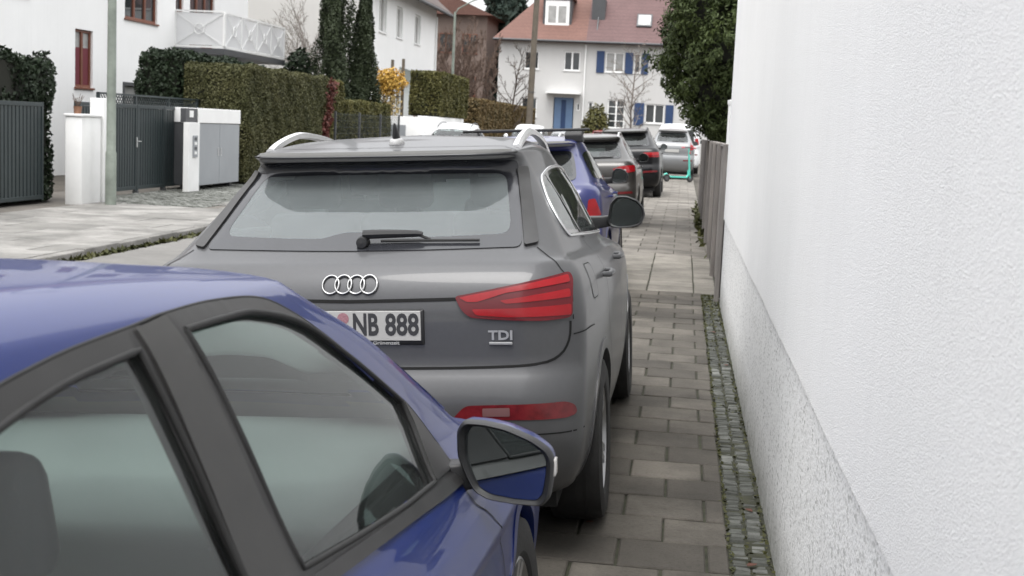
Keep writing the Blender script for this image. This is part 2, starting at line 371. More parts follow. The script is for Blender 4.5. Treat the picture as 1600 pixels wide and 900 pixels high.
class Gaps:
    """panel gaps: every line is built as a part of its own"""
    def __init__(s): s.l = []
    def add(s, vs, fs): s.l.append((vs, fs))
    def build(s, name, mat, parent):
        for vs, fs in s.l: MB().add(vs, fs).build(name, mat, parent, recalc=False)
class Body:
    """smooth shell lofted through plan outlines; panels, glass and seams are laid onto it"""
    def __init__(s, levels, h=.03):
        nC = max(24, int(3.2/h)); nA = max(5, int(.4/h)); nB = max(5, int(.35/h))
        P = np.array([outline(l, nA, nB, nC) for l in levels])
        d = np.maximum(np.linalg.norm(np.diff(P, axis=0), axis=2).mean(1), .008); u = np.concatenate([[0], np.cumsum(d)])
        q = [u[0]]
        for i in range(len(d)): q += list(u[i]+d[i]*np.arange(1, max(1, round(d[i]/h))+1)/max(1, round(d[i]/h)))
        G = pchip(u, P, np.array(q)); m, n = G.shape[:2]
        Lh = G[:, 1:-1][:, ::-1].copy(); Lh[:, :, 0] *= -1
        F = np.concatenate([G, Lh], 1); n2 = F.shape[1]
        F[:, 0, 0] = 0; F[:, n-1, 0] = 0
        s.V = F.reshape(-1, 3)
        i, j = np.meshgrid(np.arange(m-1), np.arange(n2), indexing='ij'); j2 = (j+1) % n2
        s.F = np.stack([i*n2+j, i*n2+j2, (i+1)*n2+j2, (i+1)*n2+j], -1).reshape(-1, 4)
        s.keep = np.ones(len(s.F), bool)
        # zip the last level on the centre line
        s.bvh = BVHTree.FromPolygons([Vector(v) for v in s.V], [tuple(map(int, f)) for f in s.F])
        fn = np.cross(s.V[s.F[:, 2]]-s.V[s.F[:, 0]], s.V[s.F[:, 3]]-s.V[s.F[:, 1]])
        s.N = np.zeros_like(s.V)
        for k in range(4): np.add.at(s.N, s.F[:, k], fn)
        s.N /= np.maximum(np.linalg.norm(s.N, axis=1), 1e-9)[:, None]
        s.C = s.V[s.F].mean(1); s.fn = fn
    def hit(s, a, b, axis, sgn):
        """axis 'x': a,b = y,z seen from side sgn; 'y': x,z from rear (sgn -1) or front (+1); 'z': x,y from above"""
        if axis == 'x': o, d = Vector((2.5*sgn, a, b)), Vector((-sgn, 0, 0))
        elif axis == 'y': o, d = Vector((a, 12*sgn if sgn > 0 else -4, b)), Vector((0, -sgn, 0))
        else: o, d = Vector((a, b, 5)), Vector((0, 0, -1))
        loc, nn, fi, dist = s.bvh.ray_cast(o, d)
        if loc is None or (axis == 'x' and abs(loc.x) < .2): return None
        f = s.F[fi]; w = 1/(np.linalg.norm(s.V[f]-np.array(loc), axis=1)+1e-5); n = (s.N[f]*w[:, None]).sum(0); n = Vector(n).normalized()
        if n.dot(d) > 0: n = -n
        return loc, n
    def cut(s, poly, axis, sgn, zmin=-9, lim=.3):
        a, b = {'x': (1, 2), 'y': (0, 2), 'z': (0, 1)}[axis]
        k = inside(poly, s.C[:, [a, b]])
        if axis == 'x': k &= (s.C[:, 0]*sgn > lim)
        if axis == 'y':
            ym = s.V[:, 1].mean(); k &= ((s.C[:, 1]-ym)*sgn > 0)
        s.keep &= ~k
    def shell(s, name, mat, parent, inset=0, zcut=None):
        V = s.V - s.N*inset if inset else s.V
        F = s.F[s.keep]
        me = bpy.data.meshes.new(name); me.from_pydata([tuple(v) for v in V], [], [tuple(map(int, f)) for f in F])
        bm = bmesh.new(); bm.from_mesh(me); bmesh.ops.delete(bm, geom=[v for v in bm.verts if not v.link_faces], context='VERTS')
        bmesh.ops.remove_doubles(bm, verts=bm.verts, dist=.0005); bm.to_mesh(me); bm.free()
        o = link(name, me, mat, parent, smooth=True); return o
    def panel(s, name, mat, parent, poly, axis, sgn=1, ofs=.002, hole=None, rim=0, h=.04, mats=None, flip=None):
        """a skin laid onto the body inside an outline"""
        loops = [poly]+([hole] if hole else [])
        pts = []; eds = []
        for lp in loops:
            n0 = len(pts); pts += [Vector(p) for p in lp]; k = len(lp); eds += [(n0+i, n0+(i+1) % k) for i in range(k)]
        A = np.asarray(poly); x0, y0 = A.min(0); x1, y1 = A.max(0)
        gx, gy = np.meshgrid(np.arange(x0+h/2, x1, h), np.arange(y0+h/2, y1, h)); g = np.stack([gx.ravel(), gy.ravel()], 1)
        if len(g):
            ok = inside(poly, g)
            if hole: ok &= ~inside(hole, g)
            B = np.concatenate([np.asarray(l) for l in loops])
            if ok.any():
                g = g[ok]; dm = np.sqrt(((g[:, None]-B[None])**2).sum(-1)).min(1); g = g[dm > h*.35]; pts += [Vector(p) for p in g]
        vs, es, fs, ov, oe, of = delaunay_2d_cdt(pts, eds, [], 0, 1e-6, True)
        C = np.array([[sum(vs[i][k] for i in f)/len(f) for k in (0, 1)] for f in fs])
        ok = inside(poly, C)
        if hole: ok &= ~inside(hole, C)
        P = []; Nn = []; good = []
        for v in vs:
            r = s.hit(v[0], v[1], axis, sgn)
            if r is None: P.append(Vector((0, 0, 0))); Nn.append(Vector((0, 0, 1))); good.append(False)
            else: P.append(r[0]+r[1]*ofs); Nn.append(r[1]); good.append(True)
        fs = [f for f, k in zip(fs, ok) if k and all(good[i] for i in f)]
        used = sorted({i for f in fs for i in f}); mp = {i: k for k, i in enumerate(used)}
        V = [P[i] for i in used]; NN = [Nn[i] for i in used]; F = []
        for f in fs:
            g = [mp[i] for i in f]; nn = (V[g[1]]-V[g[0]]).cross(V[g[2]]-V[g[0]])
            if nn.dot(NN[g[0]]) < 0: g = g[::-1]
            F.append(tuple(g))
        nv = len(V)
        if rim:
            cnt = {}
            for f in F:
                for i in range(len(f)): a, b = f[i], f[(i+1) % len(f)]; cnt[(a, b)] = 1
            bd = [(a, b) for (a, b) in cnt if (b, a) not in cnt]; low = {}
            for a, b in bd:
                for q in (a, b):
                    if q not in low: low[q] = len(V); V.append(V[q]-NN[q]*rim); 
            F += [(b, a, low[a], low[b]) for a, b in bd]
        me = bpy.data.meshes.new(name); me.from_pydata([tuple(v) for v in V], [], F)
        o = link(name, me, mat, parent, smooth=True)
        if not rim: me.normals_split_custom_set_from_vertices([tuple(n) for n in NN])
        else: me.set_sharp_from_angle(angle=R(50))
        return o
    def near(s, p):
        loc, nn, fi, d = s.bvh.find_nearest(Vector(p)); f = s.F[fi]; w = 1/(np.linalg.norm(s.V[f]-np.array(loc), axis=1)+1e-5); n = Vector((s.N[f]*w[:, None]).sum(0)).normalized()
        if n.x*loc.x < 0 and abs(loc.x) > .3: n = -n
        return loc, n
    def ribbon3(s, mb, line, w=.005, ofs=.0015):
        P = [s.near(p) for p in line]; vs = []
        for i, (p, n) in enumerate(P):
            t = (P[min(i+1, len(P)-1)][0]-P[max(i-1, 0)][0]); sx = n.cross(t).normalized(); vs += [p+n*ofs-sx*w/2, p+n*ofs+sx*w/2]
        mb.add(vs, [(2*i, 2*i+2, 2*i+3, 2*i+1) for i in range(len(P)-1)])
    def ribbon(s, mb, line, axis, sgn=1, w=.005, ofs=.0015, dens=.025, round_=False):
        """a thin strip lying along a line on the body (panel gap, moulding); round_ makes it a bead"""
        L = []
        for i in range(len(line)-1):
            a, b = Vector(line[i]), Vector(line[i+1]); m = max(1, int((b-a).length/dens)); L += [a+(b-a)*k/m for k in range(m)]
        L.append(Vector(line[-1])); P = []
        for p in L:
            r = s.hit(p[0], p[1], axis, sgn)
            if r is not None: P.append(r)
        if len(P) < 2: return
        if round_:
            mb.tube([p+n*ofs for p, n in P], w/2, 8); return
        vs = []
        for i, (p, n) in enumerate(P):
            t = (P[min(i+1, len(P)-1)][0]-P[max(i-1, 0)][0]); sx = n.cross(t)
            sx = sx.normalized() if sx.length > 1e-8 else Vector((1, 0, 0))
            vs += [p+n*ofs-sx*w/2, p+n*ofs+sx*w/2]
        mb.add(vs, [(2*i, 2*i+2, 2*i+3, 2*i+1) for i in range(len(P)-1)])

    
def spline3(pts, dens=.02):
    P = [Vector(p) for p in pts]; out = []
    for i in range(len(P)-1):
        p0, p1, p2, p3 = P[max(0, i-1)], P[i], P[i+1], P[min(len(P)-1, i+2)]; m = max(1, int((p2-p1).length/dens))
        for k in range(m):
            t = k/m; out.append(.5*((2*p1)+(p2-p0)*t+(2*p0-5*p1+4*p2-p3)*t*t+(3*p1-p0-3*p2+p3)*t**3))
    return out+[P[-1]]
def smooth_box(x0, x1, y0, y1, z0, z1, bev=.03): 
    return MB().box(x0, x1, y0, y1, z0, z1)
def seat(parent, x, y, zb, w=.5, head=True, rake=.22, h=.62, mat='seatcloth'):
    mb = MB(); mb.box(x-w/2, x+w/2, y-.05, y+.46, zb, zb+.16)
    mb.obox((x, y-.05-rake*h/2, zb+.12+h/2), (w/2, 0, 0), (0, .06, .015), (0, -rake*h/2, h/2))
    o = mb.build('seat', M[mat], parent, bevel=.045, seg=3, smooth=50)
    if head:
        hb = MB(); hb.obox((x, y-.06-rake*(h+.14), zb+.12+h+.12), (.125, 0, 0), (0, .05, .01), (0, -.02, .095))
        hb.build('headrest', M[mat], o, bevel=.04, seg=3, smooth=50)
        for q in (-.05, .05): MB().tube([(x+q, y-.05-rake*h, zb+.05+h), (x+q, y-.06-rake*(h+.1), zb+.12+h+.06)], .006, 6).build('headrest_post', M['chrome'], o)
def wheel(parent, x, y, r, sgn, wd=.225, rimr=None, spokes=5, low=False, turn=0):
    w = empty('wheel', (x, y, r)); w.parent = parent; w.rotation_euler = (random.random()*6, 0, turn)
    n = 24 if low else 56; rimr = rimr or r*.66; hw = wd/2
    mb = MB(); mb.lathe([(rimr-.01, -hw*.80), (rimr+.01, -hw*.95), (r*.86, -hw), (r*.965, -hw*.90), (r, -hw*.62), (r, hw*.62), (r*.965, hw*.90), (r*.86, hw), (rimr+.01, hw*.95), (rimr-.01, hw*.80)], 'x', n=n)
    if not low:
        for k in (-.38, 0, .38): mb.lathe([(r+.0015, k*hw*2*.5-.006), (r+.002, k*hw*2*.5+.006)], 'x', n=n)
    mb.build('tyre', M['tyre'], w, smooth=30)
    rb = MB(); rb.lathe([(rimr, hw*.82*sgn), (rimr-.012, hw*.88*sgn), (rimr-.03, hw*.55*sgn), (rimr-.045, -hw*.6*sgn), (.08, -hw*.5*sgn)], 'x', n=n)
    rb.lathe([(.001, hw*.62*sgn), (.035, hw*.66*sgn), (.06, hw*.6*sgn), (.075, hw*.2*sgn)], 'x', n=20)
    if low: rb.lathe([(rimr-.02, hw*.6*sgn), (.05, hw*.5*sgn)], 'x', n=n)
    else:
        for i in range(spokes):
            for q in (-.17, .17):
                a = 2*pi*i/spokes; a1 = a+q*.9; a2 = a+q*.75
                p = Vector((hw*.55*sgn, cos(a1)*.05, sin(a1)*.05)); e = Vector((hw*.72*sgn, cos(a2)*(rimr-.012), sin(a2)*(rimr-.012)))
                rb.bar(p, e, .030, .028, up=(1, 0, 0))
    rb.build('rim', M['rim'], w, smooth=35)
    return w
def circle(cy, cz, r, n=48, a0=0, a1=2*pi): return [(cy+r*cos(a0+(a1-a0)*i/n), cz+r*sin(a0+(a1-a0)*i/n)) for i in range(n)]
def arches(B, root, mat, axles, rz, ra, w, h=.04, lip=.05, ofs=.007):
    for y in axles:
        for sg in (1, -1):
            B.cut(circle(y, rz, ra+lip*.5), 'x', sg)
            B.panel('wheel_arch', mat, root, circle(y, rz, ra+lip, 64), 'x', sg, ofs, hole=circle(y, rz, ra, 64), rim=.035, h=h)
            lb = MB(); lb.lathe([(ra+lip*.6, sg*w), (ra+lip*.6, sg*.42), (.05, sg*.42)], 'x', (0, y, rz), n=28, a0=-.12, a1=pi+.12)
            lb.build('arch_liner', M['under'], root)
def text_mesh(name, body, size, mat, parent, loc, rot, sx=1.0, offset=0, extrude=.0008, align='CENTER'):
    cu = bpy.data.curves.new(name, 'FONT'); cu.body = body; cu.size = size; cu.align_x = align; cu.align_y = 'CENTER'; cu.offset = offset; cu.extrude = extrude; cu.resolution_u = 3
    tmp = bpy.data.objects.new('tmp', cu); COL.objects.link(tmp)
    me = bpy.data.meshes.new_from_object(tmp.evaluated_get(bpy.context.evaluated_depsgraph_get())); bpy.data.objects.remove(tmp)
    me.name = name; o = link(name, me, mat, parent); o.location = loc; o.rotation_euler = rot; o.scale = (sx, 1, 1); return o

# ------------------------------------------------------------------ body shapes (levels from the sill up to the roof)
def levels_suv(L=4.385, W=1.83, sz=1.0, roof=0.0):
    k = W/2; kw = lambda w: w/.915*k
    a = lambda zr, zf, yr, fo, w, **q: lv(zr*sz, zf*sz, yr, L-fo, kw(w), **q)
    return [
        a(.24, .22, .24, .20, .78), a(.30, .25, .12, .09, .85), a(.42, .40, .04, .02, .895), a(.56, .55, .006, 0, .910), a(.66, .62, .004, .004, .915),
        a(.735, .66, .026, .01, .915), a(.80, .74, .060, .02, .915), a(.95, .82, .060, .06, .914), a(1.05, .88, .075, .14, .905),
        a(1.11, .92, .105, .26, .890, cr=(.26, .2)), a(1.145, .96, .135, .55, .872, cr=(.24, .2)), a(1.165, 1.01, .158, .95, .855, cr=(.22, .2), cf=(.5, .3)),
        a(1.185, 1.05, .20, 1.20, .825, cr=(.2, .2), cf=(.5, .35), bf=.22), a(1.28, 1.16, .37, 1.36, .765, cr=(.19, .2), cf=(.5, .35), bf=.22), a(1.40, 1.34, .565, 1.66, .695, cr=(.18, .2), cf=(.45, .3), bf=.2),
        a(1.503, 1.445, .70, 1.88, .625, cr=(.18, .2), cf=(.4, .25), bf=.16, zc=.025), a(1.530, 1.462, .70, 1.93, .61, cr=(.2, .2), cf=(.38, .22), bf=.15, zc=.035),
        a(1.557, 1.474, .578, 1.95, .600, cr=(.27, .24), cf=(.36, .2), bf=.14, zc=.04), a(1.561, 1.48, .565, 1.97, .597, cr=(.27, .24), cf=(.36, .2), bf=.14, zc=.045),
        a(1.573, 1.487, .63, 1.98, .565, cr=(.26, .22), cf=(.36, .2), bf=.13, zc=.06), a(1.594, 1.495, .82, 2.0, .47, cr=(.2, .16), cf=(.3, .16), bf=.12, zc=.072),
        a(1.621, 1.502, 1.10, 2.02, .24, cr=(.1, .1), cf=(.14, .1), bf=.05, zc=.065), a(1.630, 1.505, 1.25, 2.03, 0, cr=(0, .05), cf=(0, .05), br=0, bf=0, zc=.066)]
def levels_hatch(L=4.06, W=1.78, sz=1.0):
    k = W/2; kw = lambda w: w/.89*k
    a = lambda zr, zf, yr, fo, w, **q: lv(zr*sz, zf*sz, yr, L-fo, kw(w), **q)
    return [
        a(.20, .19, .22, .18, .76), a(.26, .23, .10, .08, .83), a(.38, .38, .03, .02, .868), a(.52, .50, .0, 0, .882), a(.66, .58, .02, .01, .888),
        a(.72, .63, .04, .025, .882), a(.765, .675, .052, .045, .878), a(.785, .69, .055, .055, .893), a(.85, .705, .065, .12, .882), a(.90, .74, .08, .22, .868), a(.925, .775, .095, .33, .852),
        a(.945, .825, .115, .45, .836, cf=(.4, .3), tf=.09), a(.965, .870, .14, .62, .815, cf=(.38, .3), bf=.2, tf=.10),
        a(1.06, 1.0, .23, .86, .765, cr=(.2, .2), cf=(.38, .3), bf=.22, tf=.095), a(1.22, 1.20, .36, 1.27, .705, cr=(.2, .2), cf=(.40, .28), bf=.2),
        a(1.34, 1.315, .44, 1.56, .650, cr=(.18, .2), cf=(.4, .25), bf=.17, zc=.02), a(1.365, 1.335, .40, 1.61, .63, cr=(.2, .2), cf=(.38, .22), bf=.16, zc=.03),
        a(1.375, 1.345, .28, 1.63, .615, cr=(.22, .16), cf=(.36, .2), bf=.15, zc=.036), a(1.39, 1.352, .27, 1.65, .595, cr=(.22, .14), cf=(.36, .2), bf=.14, zc=.04),
        a(1.415, 1.36, .30, 1.68, .55, cr=(.22, .14), cf=(.36, .2), bf=.13, zc=.046), a(1.440, 1.372, .36, 1.70, .40, cr=(.2, .12), cf=(.3, .16), bf=.12, zc=.05),
        a(1.456, 1.378, .42, 1.71, .20, cr=(.1, .1), cf=(.14, .1), bf=.05, zc=.054), a(1.460, 1.380, .44, 1.72, 0, cr=(0, .05), cf=(0, .05), br=0, bf=0, zc=.056)]

# ------------------------------------------------------------------ the grey off-roader ahead
def mir2(poly): return [(-x, z) for x, z in poly][::-1]
def side_mirror(root, name, base, sg, mat, wd=.23, ht=.17, dp=.12, shape=None, tilt=.12, glass=True, signal=False):
    """wing mirror: shell lofted nose-first, bezel, glass, arm; base is the foot on the door"""
    x0, y0, z0 = base
    sh = shape or [(0, .02), (.02, .12), (.06, .155), (.12, .155), (.18, .135), (.215, .10), (.225, .06), (.20, .01), (.14, -.005), (.06, -.01), (.02, -.0)]
    sh = roundpoly([(p[0]*wd/.225, p[1]*ht/.16) for p in sh], .014, 4, .012)
    cx = sum(p[0] for p in sh)/len(sh); cz = sum(p[1] for p in sh)/len(sh)
    def ring(k, y, sw=0): return [(sg*(cx+(p[0]-cx)*k+sw+.075), y-(p[0]-cx)*.32, cz+(p[1]-cz)*k) for p in sh]
    m = empty(name, (x0, y0, z0)); m.parent = root; m.rotation_euler = (0, 0, 0)
    mb = MB(); mb.loft([ring(.84, .045), ring(.95, .035), ring(1.0, .018), ring(1.0, .03), ring(.97, .06), ring(.88, .09), ring(.70, .112), ring(.40, .125), ring(.1, .128)])
    sh_o = mb.build('mirror_shell', mat, m, smooth=40)
    bz = MB(); o1 = ring(1.008, .022); o2 = ring(.998, .002); o3 = ring(.95, -.006); o4 = ring(.87, .002); o5 = ring(.83, .022)
    bz.loft([o1, o2, o3, o4, o5], cap=False); bz.build('mirror_bezel', M['black_plastic'], m, smooth=50)
    g = MB(); gl = lambda y: [(p[0], p[1]+(p[2]-cz)*.05, p[2]) for p in ring(.845, y)]; g.loft([gl(.008), gl(.0105)]); g.build('mirror_glass', M['mirror'], m)
    ar = MB(); ar.loft([[(sg*q, y, z) for q, y, z in r] for r in ([(-.05, .03, -.03), (-.05, .13, -.03), (-.05, .13, .055), (-.05, .03, .055)], [(.05, .05, -.010), (.05, .12, -.010), (.05, .12, .055), (.05, .05, .055)], [(.13, .06, .005), (.13, .11, .005), (.13, .11, .065), (.13, .06, .065)])])
    ar.build('mirror_arm', M['black_plastic'], m, bevel=.008, smooth=50)
    if signal:
        s = MB(); e = [p for p in sh if p[0] > wd*.93]; s.bar((sg*(wd+.062), -.008, cz-.018), (sg*(wd+.062), -.008, cz+.020), .014, .034, up=(0, 1, 0)); s.build('indicator', M['lens_clear'], m, bevel=.004, smooth=50)
    return m

def grey_suv():
    root = empty('off_roader', (-1.130, 4.67, -.05), (0, -.064, .001))
    tag(root, 'dusty grey metallic off-roader with number plate NB 888 ahead of the foreground hatchback', 'car')
    B = Body(levels_suv(), .03); P = M['paint_grey']; seam = Gaps()
    # glass outlines (x,z) and (y,z)
    rg = roundpoly([(-.625, 1.213), (0, 1.203), (.625, 1.213), (.58, 1.38), (.545, 1.538), (0, 1.545), (-.545, 1.538), (-.58, 1.38)], [.03, .5, .03, .1, .02, .5, .02, .1])  # top edge drawn up to paint the shade beneath the spoiler lip
    rgi = roundpoly([(-.575, 1.258), (-.30, 1.248), (-.16, 1.246), (-.09, 1.268), (.05, 1.268), (.14, 1.246), (.575, 1.258), (.51, 1.480), (0, 1.487), (-.51, 1.480)], [.05, .02, .04, .04, .04, .04, .05, .04, .3, .04])
    ws = roundpoly([(-.76, 1.09), (0, 1.03), (.76, 1.09), (.53, 1.43), (0, 1.455), (-.53, 1.43)], .08)
    sw = roundpoly([(.70, 1.225), (1.6, 1.17), (2.95, 1.09), (2.55, 1.30), (2.22, 1.425), (1.75, 1.487), (1.25, 1.490), (.92, 1.455), (.745, 1.37)], [.07, .3, .03, .3, .1, .3, .3, .2, .12])
    swi = offpoly(sw, .022)
    B.cut(offpoly(rgi, -.012), 'y', -1); B.cut(offpoly(ws, .03), 'y', 1)
    for s in (1, -1): B.cut(offpoly(sw, .03), 'x', s)
    arches(B, root, P, (.87, 3.475), .345, .385, .80, h=.035, lip=.045, ofs=.006)
    B.shell('body', P, root); B.shell('lining', M['lining'], root, inset=.025)
    # rear screen with its black border, the side screens, the windscreen
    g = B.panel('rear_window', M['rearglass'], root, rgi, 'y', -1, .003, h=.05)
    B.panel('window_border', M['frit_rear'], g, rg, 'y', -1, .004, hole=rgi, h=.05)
    for s in (1, -1):
        bl = [(s*.545, 1.50), (s*.58, 1.505), (s*.630, 1.37), (s*.682, 1.222), (s*.632, 1.214), (s*.587, 1.37)]
        B.panel('pillar_trim', M['trim'], root, roundpoly(bl, .01), 'y', -1, .012, rim=.012)
    g = B.panel('windscreen', M['carglass'], root, offpoly(ws, .03), 'y', 1, .003, h=.06)
    B.panel('window_border', M['frit'], g, ws, 'y', 1, .004, hole=offpoly(ws, .03), h=.06)
    for s in (1, -1):
        g = B.panel('side_window', M['carglass'], root, swi, 'x', s, .003, h=.05)
        B.panel('window_border', M['gloss_black'], g, sw, 'x', s, .004, hole=swi, h=.05)
        cb = MB(); B.ribbon(cb, sw+[sw[0]], 'x', s, .016, .004, round_=True); cb.build('window_chrome', M['chrome'], g, smooth=60)
        for y0, y1, wz in ((1.12, 1.06, .045), (2.02, 1.93, .075)):
            pl = [(y0, 1.185), (y0+wz, 1.18), (y1+wz, 1.475), (y1, 1.475)]
            B.panel('window_pillar', M['gloss_black'], g, pl, 'x', s, .0055, h=.05)
    # tailgate, bumper and door gaps
    for s in (1, -1):
        tg = [(s*.0, .785), (s*.45, .787), (s*.69, .797), (s*.775, .825), (s*.810, .88), (s*.816, .95)]
        B.ribbon(seam, spline(tg), 'y', -1, .010, .0015)
        B.ribbon3(seam, spline3([(s*.810, .20, 1.125), (s*.790, .20, 1.16), (s*.755, .24, 1.20), (s*.683, .30, 1.222)]), .006)
        B.ribbon3(seam, spline3([(s*.555, .60, 1.52), (s*.60, .62, 1.555), (s*.575, .72, 1.575), (s*.50, .80, 1.60)]), .005)
        B.ribbon3(seam, [(s*.819, .17, .955), (s*.821, .18, 1.04), (s*.812, .22, 1.125)], .006)
        B.ribbon(seam, [(s*.0, .545), (s*.6, .545), (s*.86, .545)], 'y', -1, .006)
        B.ribbon3(seam, spline3([(s*.817, .17, .90), (s*.86, .25, .903), (s*.893, .40, .895), (s*.90, .52, .885)]), .005)
        d = spline([(1.10, 1.175), (1.14, 1.0), (1.16, .85), (1.26, .66), (1.36, .45), (1.40, .36)]); B.ribbon(seam, d, 'x', s, .006)
        d = spline([(1.98, 1.135), (2.0, .9), (2.0, .36)]); B.ribbon(seam, d, 'x', s, .006)
        d = spline([(2.95, 1.08), (3.02, .95), (3.0, .6), (2.96, .36)]); B.ribbon(seam, d, 'x', s, .006)
        B.ribbon(seam, [(1.40, .36), (2.96, .36)], 'x', s, .006)
    B.ribbon(seam, [(-.5, .82), (.5, .82)], 'z', 1, .006)                 # roof panel gap ahead of the spoiler
    fl = roundpoly([(.50, 1.125), (.70, 1.115), (.71, .98), (.53, .985)], .035)
    B.panel('fuel_flap', P, root, fl, 'x', 1, .0015, h=.04); B.ribbon(seam, fl+[fl[0]], 'x', 1, .005)
    cr = MB()  # dark strip painted for the shadow line above the plate
    for s in (1, -1): B.ribbon(cr, [(0, 1.033), (s*.41, 1.040)], 'y', -1, .013, .002)
    cr.build('recess_shadow', M['seam'], root)
    seam.build('panel_gap', M['seam'], root)
    # lamps
    for s in (1, -1):
        f = (lambda p: p) if s == 1 else mir2
        tl = roundpoly([(0.396, 1.048), (0.606, 1.085), (0.803, 1.123), (0.817, 1.10), (0.819, .965), (0.733, .957), (0.586, .962), (0.454, .972), (0.420, 1.0)], [.012, .3, .02, .02, .02, .1, .2, .04, .05])
        t = B.panel('tail_light', M['lens_dark'], root, f(tl), 'y', -1, .010, rim=.014, h=.03)
        bars = [[(0.412, 1.044), (0.606, 1.078), (0.799, 1.113), (0.807, 1.088), (0.586, 1.058), (0.479, 1.028), (0.442, 1.028)],
                [(0.562, 1.032), (0.806, 1.066), (0.811, 1.037), (0.586, 1.020)],
                [(0.459, 1.002), (0.606, 1.004), (0.812, 1.012), (0.813, .974), (0.586, .973), (0.476, .981)]]
        for b in bars: B.panel('lamp_strip', M['lens_red'], t, f(roundpoly(b, .008)), 'y', -1, .0125, h=.03)
        rf = roundpoly([(.386, .603), (.435, .655), (.80, .662), (.832, .645), (.838, .61), (.80, .600)], [.02, .025, .05, .02, .02, .03])
        q = B.panel('bumper_reflector', M['lens_reflector'], root, f(rf), 'y', -1, .004, rim=.006, h=.03)
        B.panel('reflector_insert', M['lens_insert'], q, f(roundpoly([(.50, .615), (.50, .645), (.60, .647), (.60, .615)], .005)), 'y', -1, .006)
        e = roundpoly([(.25, .36), (.27, .42), (.45, .42), (.43, .36)], .02)
        hl = roundpoly([(s*.45, .74), (s*.50, .82), (s*.80, .88), (s*.84, .80), (s*.62, .74)], .03)
        B.panel('headlight', M['lens_clear'], root, hl, 'y', 1, .006, rim=.01)
    gr = roundpoly([(-.40, .88), (.40, .88), (.46, .66), (.30, .48), (-.30, .48), (-.46, .66)], .04); B.panel('grille', M['gloss_black'], root, gr, 'y', 1, .008, rim=.01)
    # number plate in its black frame
    pw, ph = .272, .055; y = .055
    fr = MB().box(-.283, .283, y, y+.03, .874, 1.004); fo = fr.build('number_plate', M['black_plastic'], root, bevel=.006, smooth=50)
    pb = MB().box(-pw, pw, y-.004, y+.002, .890, 1.0); pl = pb.build('plate_face', M['plate'], fo, bevel=.002)
    bl = MB().box(-pw+.003, -pw+.045, y-.0048, y-.0035, .893, .997); bl.build('plate_band', M['plate_blue'], fo)
    text_mesh('plate_writing', 'NB', .112, M['plate_ink'], fo, (.064, y-.0045, .946), (pi/2, 0, 0), .66, .0034)
    text_mesh('plate_writing', '888', .112, M['plate_ink'], fo, (.202, y-.0045, .946), (pi/2, 0, 0), .76, .0030)
    sb = MB().lathe([(.001, y-.0052), (.022, y-.0052), (.022, y-.004)], 'y', (-.020, 0, .972), n=20); sb.build('plate_seal', M['seal_red'], fo)
    sb = MB().lathe([(.001, y-.0052), (.020, y-.0052), (.020, y-.004)], 'y', (-.020, 0, .918), n=20); sb.build('plate_seal', M['grey_print'], fo)
    text_mesh('frame_writing', 'Grünenzeit', .019, M['grey_print'], fo, (.14, y-.0008, .8815), (pi/2, 0, 0), 1.15, .0003)
    # four rings, engine badge
    eb = MB()
    for i in range(4):
        cx = (i-1.5)*.0485; cz = 1.092; pts = []
        for k in range(41):
            a = 2*pi*k/40; x, z = cx+.0315*cos(a), cz+.0315*sin(a); h = B.hit(x, z, 'y', -1); pts.append(h[0]+h[1]*(.005+.002*(i % 2)))
        eb.tube(pts, .0046, 8, cap=False)
    eb.build('emblem', M['emblem'], root, smooth=60)
    b = text_mesh('badge', 'TDI', .048, M['badge'], root, (.565, .078, .905), (pi/2, 0, 0), 1.2, .0012, .003)
    bb = MB().box(.522, .608, .071, .079, .872, .882); bq = bb.build('badge_bar', M['badge'], root, bevel=.002)
    # wiper
    h0 = B.hit(-.0, 1.232, 'y', -1)[0]
    wp = MB(); wp.lathe([(.001, -.045), (.020, -.043), (.024, -.030), (.026, 0)], 'y', (h0.x+.01, h0.y+.002, h0.z+.005), n=18)
    wa = lambda x, z, o: B.hit(x, z, 'y', -1)[0]+B.hit(x, z, 'y', -1)[1]*o
    wp.tube([wa(.01, 1.237, .035), wa(.10, 1.239, .035), wa(.22, 1.241, .032), wa(.24, 1.240, .03)], [.018, .017, .013, .009], 8)
    w = wp.build('rear_wiper', M['black_plastic'], root, smooth=40)
    wb = MB(); wb.tube([wa(x, 1.231-.008*abs(x-.22)-.00*(x), .014) for x in np.linspace(.08, .46, 14)], .006, 6); wb.tube([wa(.22, 1.240, .03), wa(.27, 1.232, .016)], .006, 6)
    wb.build('wiper_blade', M['rubber'], w, smooth=50)
    # aerial fin on the roof, third brake lamp hidden under the spoiler lip
    zc = B.hit(.004, .98, 'z', 1)[0].z
    ab = MB(); ab.loft([[(k*.032*cos(a), .98+k*.052*sin(a), zc+z) for a in np.linspace(0, 2*pi, 20, endpoint=False)] for k, z in ((1.0, -.004), (1.0, .006), (.86, .018), (.6, .024))])
    ao = ab.build('aerial', M['grey_print'], root, smooth=50)
    af = MB(); af.loft([[(k*.017*cos(a), .985-z*.5+k*.034*sin(a), zc+z) for a in np.linspace(0, 2*pi, 14, endpoint=False)] for k, z in ((1, .018), (.8, .045), (.45, .075), (.2, .088))]); af.build('aerial_fin', M['black_plastic'], ao, smooth=50)
